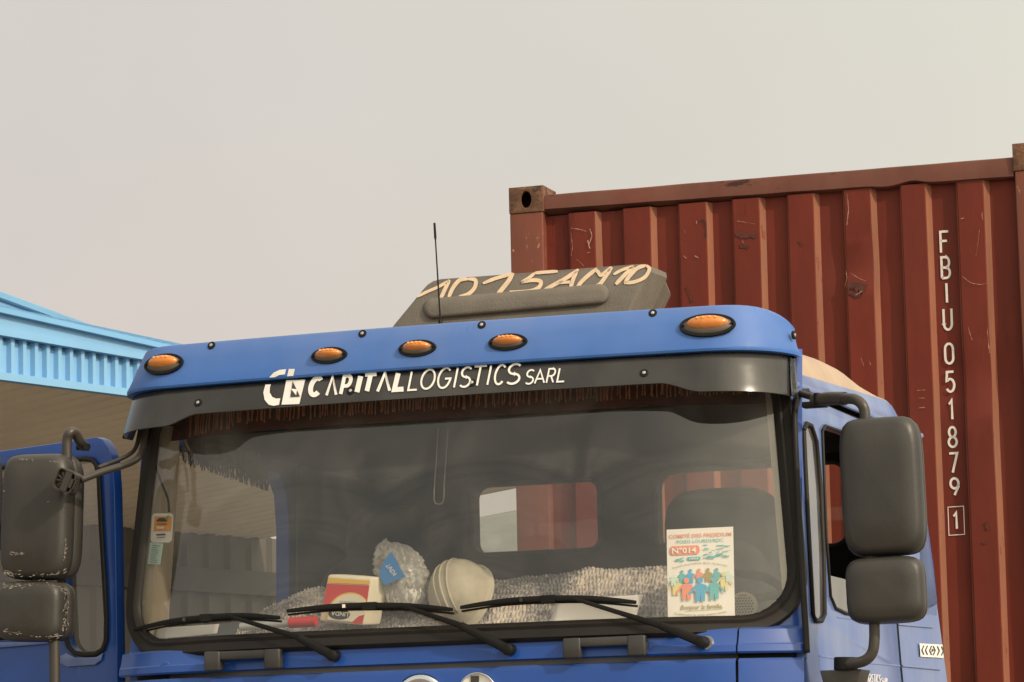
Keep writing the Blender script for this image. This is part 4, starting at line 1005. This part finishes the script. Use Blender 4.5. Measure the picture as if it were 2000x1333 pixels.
# ---- roof unit
Y0 = .42
def Fr(x, z): return Y0+(z-3.18)*.45
fp = [(742, 668), (768, 633), (823, 566), (832, 556), (843, 549), (858, 545), (900, 542), (1050, 531), (1150, 523), (1240, 516), (1256, 515.5), (1266, 520), (1268, 530), (1254, 560), (1236, 602), (1222, 640)]
ru = MB(); P3 = [hit(*p, Fr) for p in fp]
cP = sum(P3, V())/len(P3)
def ins(p, k, back): q_ = p+(cP-p)*k; return V((q_.x, p.y+back, q_.z))
rg = [[ins(p, .035, .0) for p in P3], [ins(p, .012, .004) for p in P3], [ins(p, 0, .016) for p in P3]]
def mid(p, sc2):   # the housing swells to a blunt edge at the sides
    return V((p.x+(.012 if p.x > .35 else 0), p.y, p.z))
rg += [[mid(ins(p, 0, .16), 1) for p in P3], [ins(p, .05, .24) for p in P3], [ins(p, .2, .5) for p in P3]]
ru.face(rg[0]); ru.grid(rg, closed=True); ru.face(list(reversed(rg[-1])))
ro = ru.build('roof_unit', M['deflector'], tk, smooth=True, split=28)
bgm = MB()   # long bulge on its face
def bulge(u, v):
    a, b = (822, 612), (1192, 580); x = a[0]+(b[0]-a[0])*u; y = a[1]+(b[1]-a[1])*u+22*(v-.5); return x, y
cen0, cen1 = (846, 603), (1170, 575); rows = []; n = 56
def stad(rp, off, sh=0):
    out = []
    for k in range(n):
        a = 2*math.pi*k/n; base = cen1 if math.cos(a) >= 0 else cen0
        x = base[0]+rp*math.cos(a); y = base[1]-rp*math.sin(a)*1.0+sh; out.append(hit(x, y, Fr, off))
    return out
for rp, off, sh in ((21, -.01, 0), (20, .004, 0), (18.5, .012, 0), (16, .021, 1), (12, .026, 2), (8, .028, 2.5)): rows.append(stad(rp, off, sh))
bgm.grid(rows, closed=True); bgm.face(rows[-1]); bgm.build('front_bulge', M['bulge'], ro, smooth=True, split=0)
# brushed-on number  (crop scale 3.448, origin 740,420)
hw_ = MB(); cw = lambda x, y: (740+x/3.448, 420+y/3.448); mr_ = lambda a, b: hit(a, b, Fr, .004)
def brush(pts, w_, n=6):
    P3 = smoothpts([(*cw(*p), 0) for p in pts], n); k_ = len(P3); ws = [w_*(.62+.45*min(1, 5*k/k_, 5*(k_-1-k)/k_ + .25)) for k in range(k_)]
    stroke(hw_, [(p.x, p.y) for p in P3], ws, mr_)
B_ = 7.2
brush([(258, 552), (320, 520), (400, 485), (470, 445)], 5.5); brush([(475, 438), (450, 490), (418, 560)], B_)
brush([(600, 432), (545, 440), (500, 490), (470, 555)], B_); brush([(600, 432), (650, 440), (645, 490), (600, 535), (540, 552)], B_)
brush([(700, 462), (780, 430), (850, 410), (900, 395)], 6.5); brush([(905, 392), (870, 450), (830, 500), (800, 535)], B_+1)
brush([(1205, 380), (1130, 385), (1050, 392)], 6); brush([(1050, 392), (1010, 425), (960, 455)], 6); brush([(960, 455), (1040, 440), (1090, 450), (1075, 490), (1010, 515), (880, 520)], B_)
brush([(1345, 368), (1270, 420), (1200, 460), (1115, 505)], B_); brush([(1335, 372), (1310, 430), (1290, 492)], B_); brush([(1190, 458), (1240, 455), (1300, 452)], 5.5)
brush([(1470, 362), (1420, 400), (1370, 445), (1335, 488)], B_); brush([(1465, 366), (1480, 390), (1500, 405), (1565, 352)], 6.5); brush([(1570, 352), (1530, 410), (1490, 465), (1455, 482)], B_)
brush([(1580, 402), (1640, 370), (1720, 345)], 5.5); brush([(1720, 345), (1660, 400), (1595, 468)], B_)
brush([(1800, 340), (1740, 360), (1690, 410), (1655, 460)], B_); brush([(1800, 340), (1822, 365), (1790, 420), (1720, 452), (1650, 458)], 6.5)
hw_.build('hand_painted_number', M['handpaint'], ro)

# ---- cab interior
cf = MB(); cf.box((XC, 1.0, 1.25), (2.1, 1.9, .06)); cf.build('cab_floor', M['cab_in'], tk)
for sx in (-1, 1):
    tp = MB()     # A pillar lining, pale
    rows = []
    for z in (2.06, 2.3, 2.5, 2.7, 2.86):
        w_ = gl(z); rows.append([V((XC+sx*(w_+.008), Fw(XC+sx*(w_+.008), z)+.010, z)), V((XC+sx*(w_-.038), Fw(XC+sx*(w_-.03), z)+.03, z)), V((XC+sx*(w_-.052), Fw(XC+sx*w_, z)+.07, z)), V((XC+sx*(w_-.052), .25, z)), V((XC+sx*(w_-.01), .28, z))])
    tp.grid(rows); tp.build('pillar_lining', M['trim'], tk, smooth=True)
ds = MB(); rows = []
for i in range(31):
    x = -1.06+2.09*i/30; hump = .03*math.exp(-((x-.62)/.3)**2)
    yf = Fw(x, 2.12)+.012; rows.append([(x, yf, 1.6), (x, yf, 2.07), (x, yf+.02, 2.092), (x, yf+.16, 2.10), (x, yf+.30, 2.12+hump), (x, yf+.46, 2.17+hump+(.05 if x < -.85 else 0)), (x, yf+.50, 2.15), (x, yf+.50, 1.6)])
ds.grid(rows); ds.build('dashboard', M['dash'], tk, smooth=True, split=40)
spk = MB(); sc3 = hp(1452, 1185, 1, .22)
spk.tube([sc3+V((0, .01, 0)), sc3-V((0, .004, 0))], .045, 28); o = spk.build('speaker_grille', M['trim'], tk)
sh_ = MB()
for i in range(-4, 5):
    for j in range(-4, 5):
        x, z = i*.009+(j % 2)*.0045, j*.0085
        if x*x+z*z < .036**2: sh_.tube([sc3+V((x, -.0065, z)), sc3+V((x, -.0035, z))], .0028, 6)
sh_.build('grille_holes', M['dark'], o)
# steering wheel
sw = MB(); cS = hp(1392, 1188, 1, .60); ax = V((0, -.52, .85)).normalized(); u_ = V((1, 0, 0)); v2 = ax.cross(u_)
sw.tube([cS+u_*.235*math.cos(2*math.pi*k/48)+v2*.235*math.sin(2*math.pi*k/48) for k in range(49)], .015, 10, caps=False)
for a in (20, 160, 270): sw.tube([cS, cS+u_*.23*math.cos(R(a))+v2*.23*math.sin(R(a))], .013, 8)
sw.tube([cS-ax*.02, cS+ax*.02], .06, 20); sw.build('steering_wheel', M['black'], tk, smooth=True, split=40)
def seat(x):
    s_ = MB(); housing(s_, (x, 1.18, 2.12), .52, .72, .16, 0, pw=4); o = s_.build('seat', M['seat'], tk, smooth=True, split=0)
    s_ = MB(); housing(s_, (x+(.06 if x > 0 else 0), 1.20, hp(1400, 952, 1, 1.16).z-.18), .40 if x > 0 else .30, .36, .11, 0, pw=4); s_.tube([(x-.06, 1.2, 2.4), (x-.06, 1.2, 2.6)], .008); s_.tube([(x+.06, 1.2, 2.4), (x+.06, 1.2, 2.6)], .008); s_.build('headrest', M['seat'], o, smooth=True, split=0)
    s_ = MB(); s_.box((x, .95, 1.72), (.5, .5, .16)); s_.build('seat_cushion', M['seat'], o, bevel=.04)
seat(-.70); seat(.47)
# inner frame of rear opening + dark panel next to it
q = MB(); q.box((-.80, 1.93, 2.62), (.26, .03, .42)); q.build('rear_locker', M['cab_in'], tk, bevel=.02)
# lower truck: bumper, fenders, wheels
q = MB(); q.box((XC, .06, .75), (2.3, .28, .5)); q.build('bumper', M['visor'], tk, bevel=.04)
for sx in (-1, 1):
    q = MB(); q.tube([(XC+sx*.82, 1.0, .52), (XC+sx*1.15, 1.0, .52)], .52, 32); o = q.build('wheel', M['tyre'], tk, bevel=.03)
    q = MB(); q.tube([(XC+sx*1.0, 1.0, .52), (XC+sx*1.16, 1.0, .52)], .28, 24); q.build('rim', M['metal'], o)
    q = MB(); q.box((XC+sx*.72, -.10, .85), (.36, .06, .22)); q.build('headlight', M['chrome'], tk, bevel=.02)
for sx in (-1, 1):
    q = MB(); q.box((sx*.42, 3.0, .95), (.1, 4.5, .26)); q.build('chassis_rail', M['black'], tk)

# ================================================================== THINGS IN THE CAB
# curtain with fringe above the glass
cu = MB(); rows = []
for j in range(5):
    z = 2.93-.025*j; rows.append([V((x, Fw(x, z)+.045+.006*math.sin(x*34), z)) for x in [-.99+1.93*i/150 for i in range(151)]])
cu.grid(rows); rootc = tag(cu.build('curtain', M['curtain'], smooth=True, split=0, origin=(0, .2, 2.93)), 'dark red brown pelmet curtain with yarn fringe along the top of the windshield', 'curtain')
fg = MB()
for i in range(172):
    x = -.98+1.91*i/171+random.uniform(-.003, .003); z0 = 2.900; L_ = .058+random.uniform(-.006, .008)
    if x < -.80: L_ += .02
    pts = []; s1, s2 = random.uniform(-.006, .006), random.uniform(-.004, .004)
    for k in range(5):
        t = k/4; z = z0-L_*t; xx = x+s1*math.sin(t*2.4)+s2*t; pts.append(V((xx, Fw(xx, z)+.040, z)))
    fg.tube(pts, [.0022, .0021, .0020, .0019, .0026], 5)
rootc_f = fg.build('fringe', M['fringe'], rootc)
vb = MB(); rows = []
for j in range(4):
    z = 2.90-.030*j; rows.append([V((x, Fw(x, z)+.055+.004*math.sin(x*34+j), z)) for x in [-1.10+2.10*i/120 for i in range(121)]])
vb.grid(rows); vb.build('curtain_backing', M['curtain'], rootc, smooth=True, split=0)
# side curtain along the open doorway
c2m = MB(); rows = []
for j in range(5):
    rows.append([V((-1.045+.01*math.sin(y*40), y, 2.84-(.055+.05*(y-.2)+.01*math.sin(y*9))*j/4)) for y in [.24+.70*i/50 for i in range(51)]])
c2m.grid(rows); sc_o = tag(c2m.build('curtain', M['fringe_grey'], smooth=True, split=0, origin=(-1.045, .6, 2.84)), 'grey frayed side curtain hanging across the top of the open doorway', 'curtain')
fg = MB()
for i in range(90):
    y = .24+.70*i/89; z0 = 2.84-(.05+.05*(y-.2)); x = -1.045; fg.tube([V((x, y, z0)), V((x+random.uniform(-.004, .004), y+random.uniform(-.006, .006), z0-.02)), V((x, y+random.uniform(-.012, .012), z0-.032-random.uniform(0, .02)))], .0028, 5)
fg.build('fringe', M['fringe_grey'], sc_o)
# hanging cord
hc = MB(); hcp = [hp(*p, 1, .42) for p in ((856, 835), (852, 900), (848, 960), (849, 980), (857, 985), (866, 978), (868, 940), (872, 880), (876, 832))]
hc.tube(smoothpts(hcp, 5), .0022, 6); tag(hc.build('hanging_cord', M['trim'], origin=hcp[4]), 'thin pale looped cord hanging down behind the middle of the windshield', 'cord')
# crocheted blanket over the dash
bm_ = bpy.data.materials.new('crochet'); bm_.use_nodes = True; n_ = bm_.node_tree; Lk = n_.links.new; b_ = n_.nodes['Principled BSDF']
ge = n_.nodes.new('ShaderNodeNewGeometry'); n1 = n_.nodes.new('ShaderNodeTexNoise'); n1.inputs['Scale'].default_value = 5.5; n1.inputs['Detail'].default_value = 2; Lk(ge.outputs['Position'], n1.inputs[0])
n2 = n_.nodes.new('ShaderNodeTexVoronoi'); n2.inputs['Scale'].default_value = 105; Lk(ge.outputs['Position'], n2.inputs[0])
ad = n_.nodes.new('ShaderNodeMath'); ad.operation = 'MULTIPLY_ADD'; ad.inputs[1].default_value = .42
sx_ = n_.nodes.new('ShaderNodeSeparateColor'); Lk(n2.outputs['Color'], sx_.inputs[0]); Lk(sx_.outputs[0], ad.inputs[0]); 
mr2 = n_.nodes.new('ShaderNodeMapRange'); mr2.inputs[1].default_value = .35; mr2.inputs[2].default_value = .65; mr2.inputs[3].default_value = 0; mr2.inputs[4].default_value = .62; Lk(n1.outputs[0], mr2.inputs[0])
Lk(mr2.outputs[0], ad.inputs[2]); cr2 = n_.nodes.new('ShaderNodeValToRGB'); Lk(ad.outputs[0], cr2.inputs[0])
ce = cr2.color_ramp.elements; ce[0].position = 0; ce[0].color = (.10, .095, .10, 1); ce[1].position = 1; ce[1].color = (.72, .62, .50, 1)
for p, c in ((.35, (.20, .19, .19, 1)), (.6, (.42, .37, .34, 1)), (.8, (.60, .54, .49, 1))):
    q = ce.new(p); q.color = c
Lk(cr2.outputs[0], b_.inputs['Base Color']); b_.inputs['Roughness'].default_value = .95
def top_z(x):   # height of the heap along the dash
    K = [(-1.0, .0), (-.93, .02), (-.88, .085), (-.80, .115), (-.66, .165), (-.5, .172), (-.3, .16), (0, .175), (.2, .178), (.4, .19), (.55, .195), (.68, .17), (.80, .07), (.9, 0)]
    for (a, b), (c, d) in zip(K, K[1:]):
        if a <= x <= c: t = (x-a)/(c-a); t = t*t*(3-2*t); return b+(d-b)*t
    return 0
bl_ = MB(); rows = []; NX, NY = 820, 150
for j in range(NY+1):
    v_ = j/NY; row = []
    for i in range(NX+1):
        x = -.93+1.68*i/NX
        y = Fw(x, 2.12)+.045+.44*v_
        tt = max(0, (v_-.50)/.45); hgt = top_z(x)*(.13*min(1, v_/.5)+.87*math.sin(min(1, tt)*math.pi/2))
        fold = .016*noise.noise(V((x*5, v_*4, 1)))+.014*noise.noise(V((x*11, v_*9, 4)))
        ww = v_*.44+.10*x*math.sin(x*2.3)+.035*noise.noise(V((x*4, v_*3, 2)))+.010*noise.noise(V((x*17, v_*9, 6)))
        rw = ww/.0165; k_ = math.floor(rw); lp = x/.0125+.5*(k_ % 2)+.35*noise.noise(V((x*30, k_*.7, 3)))
        st = .0085*math.sqrt(abs(math.sin(math.pi*rw)))*(.45+.55*abs(math.cos(math.pi*lp)))*(1+.5*noise.noise(V((x*40, k_*1.3, 1))))+.0028*noise.noise(V((x*190, v_*90, 3)))
        row.append((x+.002*noise.noise(V((x*70, v_*40, 8))), y-st*1.0, 2.122+hgt*1.06+fold*(.25+v_)+st*1.3))
    rows.append(row)
bl_.grid(rows)
tag(bl_.build('crochet_blanket', bm_, smooth=True, split=0, weld=False, origin=(0, .3, 2.125)), 'fluffy grey and beige crocheted blanket heaped along the dashboard', 'blanket')
# loop tufts standing up along the back edge
# hard hat
hh = empty('hard_hat', hp(892, 1205, 1, .18)); tag(hh, 'dusty cream hard hat tipped on its side behind the windshield', 'hard hat')
cH = hp(886, 1150, 1, .19); zu = V((-.34, -.80, .50)).normalized(); xf = V((.30, -.25, -.92)); xf = (xf-zu*xf.dot(zu)).normalized(); yl = zu.cross(xf)
def HL(a, b, c): return cH+xf*a+yl*b+zu*c
dm = MB(); rows = []
for j in range(17):
    ph = math.pi/2*j/16; rr = math.cos(ph)**.92; zz = math.sin(ph)
    rows.append([HL(.122*rr*math.cos(2*math.pi*k/48), .104*rr*math.sin(2*math.pi*k/48), .118*zz-.045) for k in range(48)])
dm.grid(rows, closed=True); dm.build('shell', M['helmet'], hh, smooth=True, split=0)
for off in (-.026, .0, .026):
    rb2 = MB(); pts = []
    for k in range(15):
        a = R(22+136*k/14); zc = .121*math.sin(a)-.045; xc = .124*math.cos(a); yo = off*(1-.25*abs(math.cos(a))); sc4 = math.sqrt(max(.1, 1-(yo/.104)**2)); pts.append(HL(xc*sc4, yo, (zc+.045)*sc4-.045))
    rb2.tube(pts, [.001+.0028*min(1, 3*math.sin(math.pi*k/14)) for k in range(15)], 8); rb2.build('ridge', M['helmet'], hh, smooth=True, split=0)
bmn = MB(); rows = []
for ex, zz in ((0, -.045), (.003, -.052), (.007, -.056), (.011, -.060), (.011, -.064), (.006, -.063), (-.006, -.058)):
    rows.append([HL((.122+ex+(.012*max(0, math.cos(2*math.pi*k/48))**3 if ex > .005 else 0))*math.cos(2*math.pi*k/48), (.104+ex)*math.sin(2*math.pi*k/48), zz) for k in range(48)])
bmn.grid(rows, closed=True); bmn.build('brim', M['helmet'], hh, smooth=True, split=0)
# tissue pack
tb = empty('tissue_pack', hp(675, 1222, 1, .10)); tag(tb, 'red, yellow and cream packet standing upside down left of the plastic bag', 'tissue pack')
yT = .07; ql = [(622, 1214), (710, 1222), (727, 1128), (640, 1122)]
fq = [hp(*p, 1, yT) for p in ql]; bkq = [p+V((.025, .085, .004)) for p in fq]
b8 = MB(); b8.add(fq+bkq, [(0, 1, 2, 3), (7, 6, 5, 4), (0, 4, 5, 1), (1, 5, 6, 2), (2, 6, 7, 3), (3, 7, 4, 0)]); b8.build('wrapper', M['cream'], tb, bevel=.008)
def qmap(q, y, off=.0): # bilinear u right v up
    def f(u, v, o_=off):
        a = V((*q[0], 0)); b = V((*q[1], 0)); c = V((*q[2], 0)); d = V((*q[3], 0)); p = (a*(1-u)+b*u)*(1-v)+(d*(1-u)+c*u)*v
        return hp(p.x, p.y, 1, y-o_)
    return f
tm = qmap(ql, yT)
def decal(name, polys, mt, par, mapf, off):
    mb = MB()
    for P4 in polys: poly(mb, P4, lambda a, b: mapf(a, b, off))
    return mb.build(name, mt, par)
decal('red_field', [[(.03, .36), (.99, .40), (.97, .83), (.03, .80)]], M['red'], tb, tm, .0022)
decal('yellow_band', [[(.03, .82), (.97, .85), (.97, .93), (.03, .93)]], M['yellow'], tb, tm, .0022)
decal('cream_oval', [[(.62+.48*math.cos(a) if .62+.48*math.cos(a) < .985 else .985, .20+.46*math.sin(a)) for a in [2*math.pi*k/40 for k in range(40)] if .20+.46*math.sin(a) > .02]], M['yellow'], tb, tm, .0032)
decal('cream_centre', [[(.63+.46*math.cos(a) if .63+.46*math.cos(a) < .985 else .985, .19+.44*math.sin(a)) for a in [2*math.pi*k/40 for k in range(40)] if .19+.44*math.sin(a) > .02]], M['cream'], tb, tm, .0042)
decal('red_corner', [[(.72, .03), (.97, .03), (.97, .22), (.86, .18)]], M['red'], tb, tm, .0052)
decal('dark_oval', [[(.42+.24*math.cos(a), .19+.115*math.sin(a)) for a in [2*math.pi*k/30 for k in range(30)]]], M['navy'], tb, tm, .0052)
mb = MB(); text(mb, 'LINDA', lambda u, v: tm(.62-.38*u, .24-.09*v, .0062), bold=.01); mb.build('pack_name', M['cream'], tb)
mb = MB(); text(mb, 'GUARDANAPOS', lambda u, v: tm(.88-.50*u, .47-.045*v, .0062)); mb.build('pack_caption', M['ink'], tb)
# plastic bag
bagm = glassmat('bag_film', tint=(.86, .88, .88), boost=2.0, base=.06, dust=.36, rough=.28)
bag = MB(); cB = hp(790, 1128, 1, .17); rows = []
NB = 110
prof_b = [(-.100, .15), (-.097, .42), (-.085, .62), (-.06, .76), (-.03, .88), (0, .97), (.025, 1.0), (.045, .96), (.065, .86), (.085, .68), (.10, .48), (.115, .2)]
prof_c = []
for (z0_, r0_), (z1_, r1_) in zip(prof_b, prof_b[1:]):
    for k in range(5): prof_c.append((z0_+(z1_-z0_)*k/5, r0_+(r1_-r0_)*k/5))
for zz, rr in prof_c:
    row = []
    for k in range(NB):
        a = 2*math.pi*k/NB; ca_, sa_ = math.cos(a), math.sin(a)
        cr3 = .034*(abs(noise.noise(V((ca_*2.6, sa_*2.6, zz*26))))-.25)+.020*(abs(noise.noise(V((ca_*6, sa_*6, zz*60+3))))-.25)+.003*abs(noise.noise(V((ca_*14, sa_*14, zz*140))))
        rr_ = .083*rr+cr3*(1 if zz > -.09 else .3)
        row.append(cB+V((rr_*ca_-max(0, zz)*.32-zz*.08, rr_*sa_*(.72-.45*max(0, zz)/.115), zz*(1.0+.12*max(0, -ca_))+.010*noise.noise(V((a, zz*20, 2))))))
    rows.append(row)
bag.grid(rows, closed=True); bo = tag(bag.build('plastic_bag', bagm, smooth=True, split=0, origin=cB-V((0, 0, .1))), 'crumpled clear and blue plastic bag between the red packet and the hard hat', 'plastic bag')
inb = MB(); rows = []
for zz, rr in ((-.097, .3), (-.09, .7), (-.06, .9), (-.03, .93), (0, .86), (.02, .7), (.035, .4), (.04, .1)):
    rows.append([cB+V(((.074*rr+.008*noise.noise(V((math.cos(a)*3, math.sin(a)*3, zz*30))))*math.cos(a), .05*rr*math.sin(a), zz+.01*noise.noise(V((a*2, zz, 7))))) for a in [2*math.pi*k/36 for k in range(36)]])
inb.grid(rows, closed=True); inb.build('white_contents', M['paper'], bo, smooth=True, split=0)
lb = MB(); lbm = lambda a, b: hp(a, b, 1, .17-.068)
poly(lb, [(764, 1078), (772, 1090), (783, 1112), (792, 1127), (776, 1133), (760, 1140), (750, 1144), (742, 1128), (743, 1112), (754, 1090)], lbm); bb = lb.build('blue_label', M['bagblue'], bo, smooth=True)
mb = MB(); text(mb, 'LINDA', lambda u, v: hp(753+15*u+9*v, 1106+20*u-3*v, 1, .17-.071), bold=.01); mb.build('bag_print', M['paper'], bb)
# papers
def sheet(name, q, y, th, mt, label, cat, F=None, wave=.004):
    mb = MB(); rows = []; N_ = 14
    for j in range(N_+1):
        row = []
        for i in range(N_+1):
            u, v = i/N_, j/N_
            px = (q[0][0]*(1-u)+q[1][0]*u)*(1-v)+(q[3][0]*(1-u)+q[2][0]*u)*v; py = (q[0][1]*(1-u)+q[1][1]*u)*(1-v)+(q[3][1]*(1-u)+q[2][1]*u)*v
            p = hit(px, py, F) if F else hp(px, py, 1, y)
            row.append(p+V((0, wave*math.sin(u*4+v*3), wave*.4*math.sin(u*7))))
        rows.append(row)
    mb.grid(rows); return tag(mb.build(name, mt, smooth=True, split=0, solid=th, origin=rows[0][0]), label, cat)
sheet('paper_sheet', [(1075, 1216), (1243, 1207), (1256, 1162), (1085, 1170)], .035, .001, M['paper'], 'curled blank white paper sheet lying on the blanket left of the poster', 'paper')
sheet('paper_strip', [(297, 1250), (424, 1238), (428, 1219), (303, 1228)], None, .001, M['paper'], 'stained white paper strip low in the windshield corner under the first wiper', 'paper', F=lambda x, z: Fw(x, z)+.03, wave=.001)
rt2 = MB(); a, b, c = hp(540, 1218, 1, .06), hp(566, 1217, 1, .06), hp(618, 1214, 1, .06)
s_ = empty('rolled_stick', hp(500, 1222, 1, .06)); tag(s_, 'grey and red rolled stick lying on the blanket beside the red packet', 'stick')
q = MB(); q.tube([hp(470, 1225, 1, .06), b], .013, 12); q.build('grey_part', M['silver'], s_, smooth=True); q = MB(); q.tube([b, c], .017, 12); q.build('red_part', M['red'], s_, smooth=True)
# inspection tag and receipt
Fi = lambda x, z: Fw(x, z)+.012
def leftglass(px, py, off=0): return hit(px, py, Fi, off)
tg = MB(); L_ = rrect(296, 338, 1003, 1060, 7, 4); L_ = [(a-(b-1003)*.06+1, b) for a, b in L_]; poly(tg, L_, leftglass)
tgo = tag(tg.build('inspection_tag', M['paper'], origin=leftglass(317, 1060)), 'small orange and white rounded tag stuck in the windshield corner above the receipt', 'tag')
q = MB(); poly(q, [(302, 1009), (335, 1009), (333, 1037), (300, 1037)], lambda a, b: leftglass(a, b, .004)); q.build('orange_field', M['orange'], tgo)
q = MB(); poly(q, [(306, 1016), (311, 1012), (320, 1012), (326, 1016), (326, 1019), (306, 1019)], lambda a, b: leftglass(a, b, .008)); stroke(q, [(306, 1024), (326, 1024)], 1.5, lambda a, b: leftglass(a, b, .008)); stroke(q, [(305, 1045), (323, 1044)], 3, lambda a, b: leftglass(a, b, .008)); stroke(q, [(306, 1051), (322, 1050)], 1.2, lambda a, b: leftglass(a, b, .008)); q.build('tag_print', M['ink'], tgo)
q = MB(); stroke(q, [(306, 1031), (321, 1031)], 4, lambda a, b: leftglass(a, b, .008)); q.build('tag_caption', M['cream'], tgo)
q = MB(); stroke(q, [(321, 1011), (324, 1015), (329, 1007)], 2.4, lambda a, b: leftglass(a, b, .012)); q.build('tick_mark', M['green'], tgo)
rc_ = MB(); poly(rc_, [(293, 1060), (319, 1062), (313, 1103), (288, 1102)], leftglass); rco = tag(rc_.build('receipt', M['p_pale'], origin=leftglass(303, 1103)), 'narrow pale blue receipt stuck below the orange tag', 'receipt')
q = MB()
for k in range(9): stroke(q, [(297-k*.6, 1066+k*4), (306+random.uniform(0, 7)-k*.6, 1067+k*4)], .9, lambda a, b: leftglass(a, b, .004))
q.build('receipt_print', M['tube'], rco)
cb2 = MB(); cb2.tube(smoothpts([leftglass(*p) for p in ((300, 870), (304, 910), (318, 950), (328, 975), (330, 1000))], 5), .004, 6); cb2.build('pillar_cable', M['rubber'], tk, smooth=True)
# poster behind the glass
ps = empty('poster', hit(1370, 1213, Fi)); tag(ps, 'white printed notice numbered 014 with a ring of coloured people, taped inside the windshield', 'poster')
pq = [(1304.5, 1213), (1435.5, 1207.5), (1432, 1029), (1302, 1035)]
def pmn(u, v, off=0.0):
    px = (pq[0][0]*(1-u)+pq[1][0]*u)*(1-v)+(pq[3][0]*(1-u)+pq[2][0]*u)*v; py = (pq[0][1]*(1-u)+pq[1][1]*u)*(1-v)+(pq[3][1]*(1-u)+pq[2][1]*u)*v
    return hit(px, py, Fi, off)
q = MB(); q.grid([[pmn(i/8, j/8) for i in range(9)] for j in range(9)]); q.build('sheet', M['paper'], ps)
def ptxt(name, s, u0, u1, v0, v1, mt, bold=0.0, shear=0.0, arcv=0.0, off=.003):
    mb = MB(); text(mb, s, lambda u, v: pmn(u0+(u1-u0)*u, v0+(v1-v0)*v+arcv*(1-(2*u-1)**2), off), bold, shear); mb.build(name, mt, ps)
ptxt('title_print', 'COMITÉ DES PRESIDIUM', .03, .97, .900, .953, M['p_red'], .012)
ptxt('subtitle_print', 'POIDS LOURDS/RDC', .15, .85, .842, .878, M['p_teal'], .006)
q = MB(); poly(q, [(a, b) for a, b in rrect(.04, .49, .715, .815, .045, 5)], lambda a, b: pmn(a, b, .003)); q.build('number_pill', M['p_red'], ps)
ptxt('number_print', 'N°014', .075, .44, .733, .798, M['paper'], .03, off=.006)
q = MB(); poly(q, [(a, b) for a, b in rrect(.30, .50, .650, .690, .018, 5)], lambda a, b: pmn(a, b, .003)); q.build('small_pill', M['p_teal'], ps)
ptxt('pill_print', 'CADLA', .33, .47, .660, .681, M['paper'], .02, off=.006)
q = MB()
for k in range(26):
    u = .53+random.random()*.36; v = .665+random.random()*.15; stroke(q, [(u, v), (u+random.uniform(.03, .12), v+random.uniform(-.006, .012))], random.uniform(.004, .014), lambda a, b: pmn(a, b, .003+.0001*k))
for k in range(8):
    u = .10+random.random()*.10; v = .64+random.random()*.05; stroke(q, [(u, v), (u+.06, v+.01)], .01, lambda a, b: pmn(a, b, .003+.0001*k))
q.build('truck_sketch', M['p_teal'], ps)
ptxt('arched_print', 'Soyez tous bénis dans ce forum', .08, .90, .560, .585, M['p_olive'], .004, arcv=.045)
ptxt('greeting_print', 'Bonjour la famille,', .19, .82, .098, .165, M['p_olive'], .012, .25)
q = MB(); stroke(q, [(.26, .098), (.80, .103)], .004, lambda a, b: pmn(a, b, .003)); q.build('underline', M['p_olive'], ps)
ptxt('closing_print', 'Cultivons la paix entre nous.', .10, .88, .062, .092, M['p_olive'], .008, arcv=-.030)
def fig(u, v, s, mt, k):
    q = MB(); off = .003+.0006*k; mm = lambda a, b: pmn(a, b, off)
    poly(q, [(u+.030*s*math.cos(R(t*30)), v+.152*s+.024*s*math.sin(R(t*30))) for t in range(12)], mm)
    poly(q, [(u-.045*s, v), (u-.010*s, v), (u, v+.05*s), (u+.010*s, v), (u+.045*s, v), (u+.05*s, v+.115*s), (u+.03*s, v+.126*s), (u-.03*s, v+.126*s), (u-.05*s, v+.115*s)], mm)
    stroke(q, [(u-.045*s, v+.115*s), (u-.085*s, v+.075*s), (u-.115*s, v+.055*s)], .018*s, mm); stroke(q, [(u+.045*s, v+.115*s), (u+.085*s, v+.075*s), (u+.115*s, v+.055*s)], .018*s, mm)
    q.build('figure_print', mt, ps)
for k, (u, v, s, c) in enumerate([(.22, .40, .85, 'p_teal'), (.345, .40, .9, 'p_blue'), (.475, .41, .85, 'p_red'), (.61, .41, .85, 'p_olive'), (.74, .40, .9, 'p_teal'), (.13, .28, 1.1, 'p_yellow'), (.85, .31, 1.15, 'p_yellow'),
                                  (.285, .22, 1.4, 'p_red'), (.49, .20, 1.5, 'p_blue'), (.70, .215, 1.4, 'p_teal'), (.09, .38, .7, 'p_pale'), (.91, .40, .7, 'p_pale')]): fig(u, v, s, M[c], k)
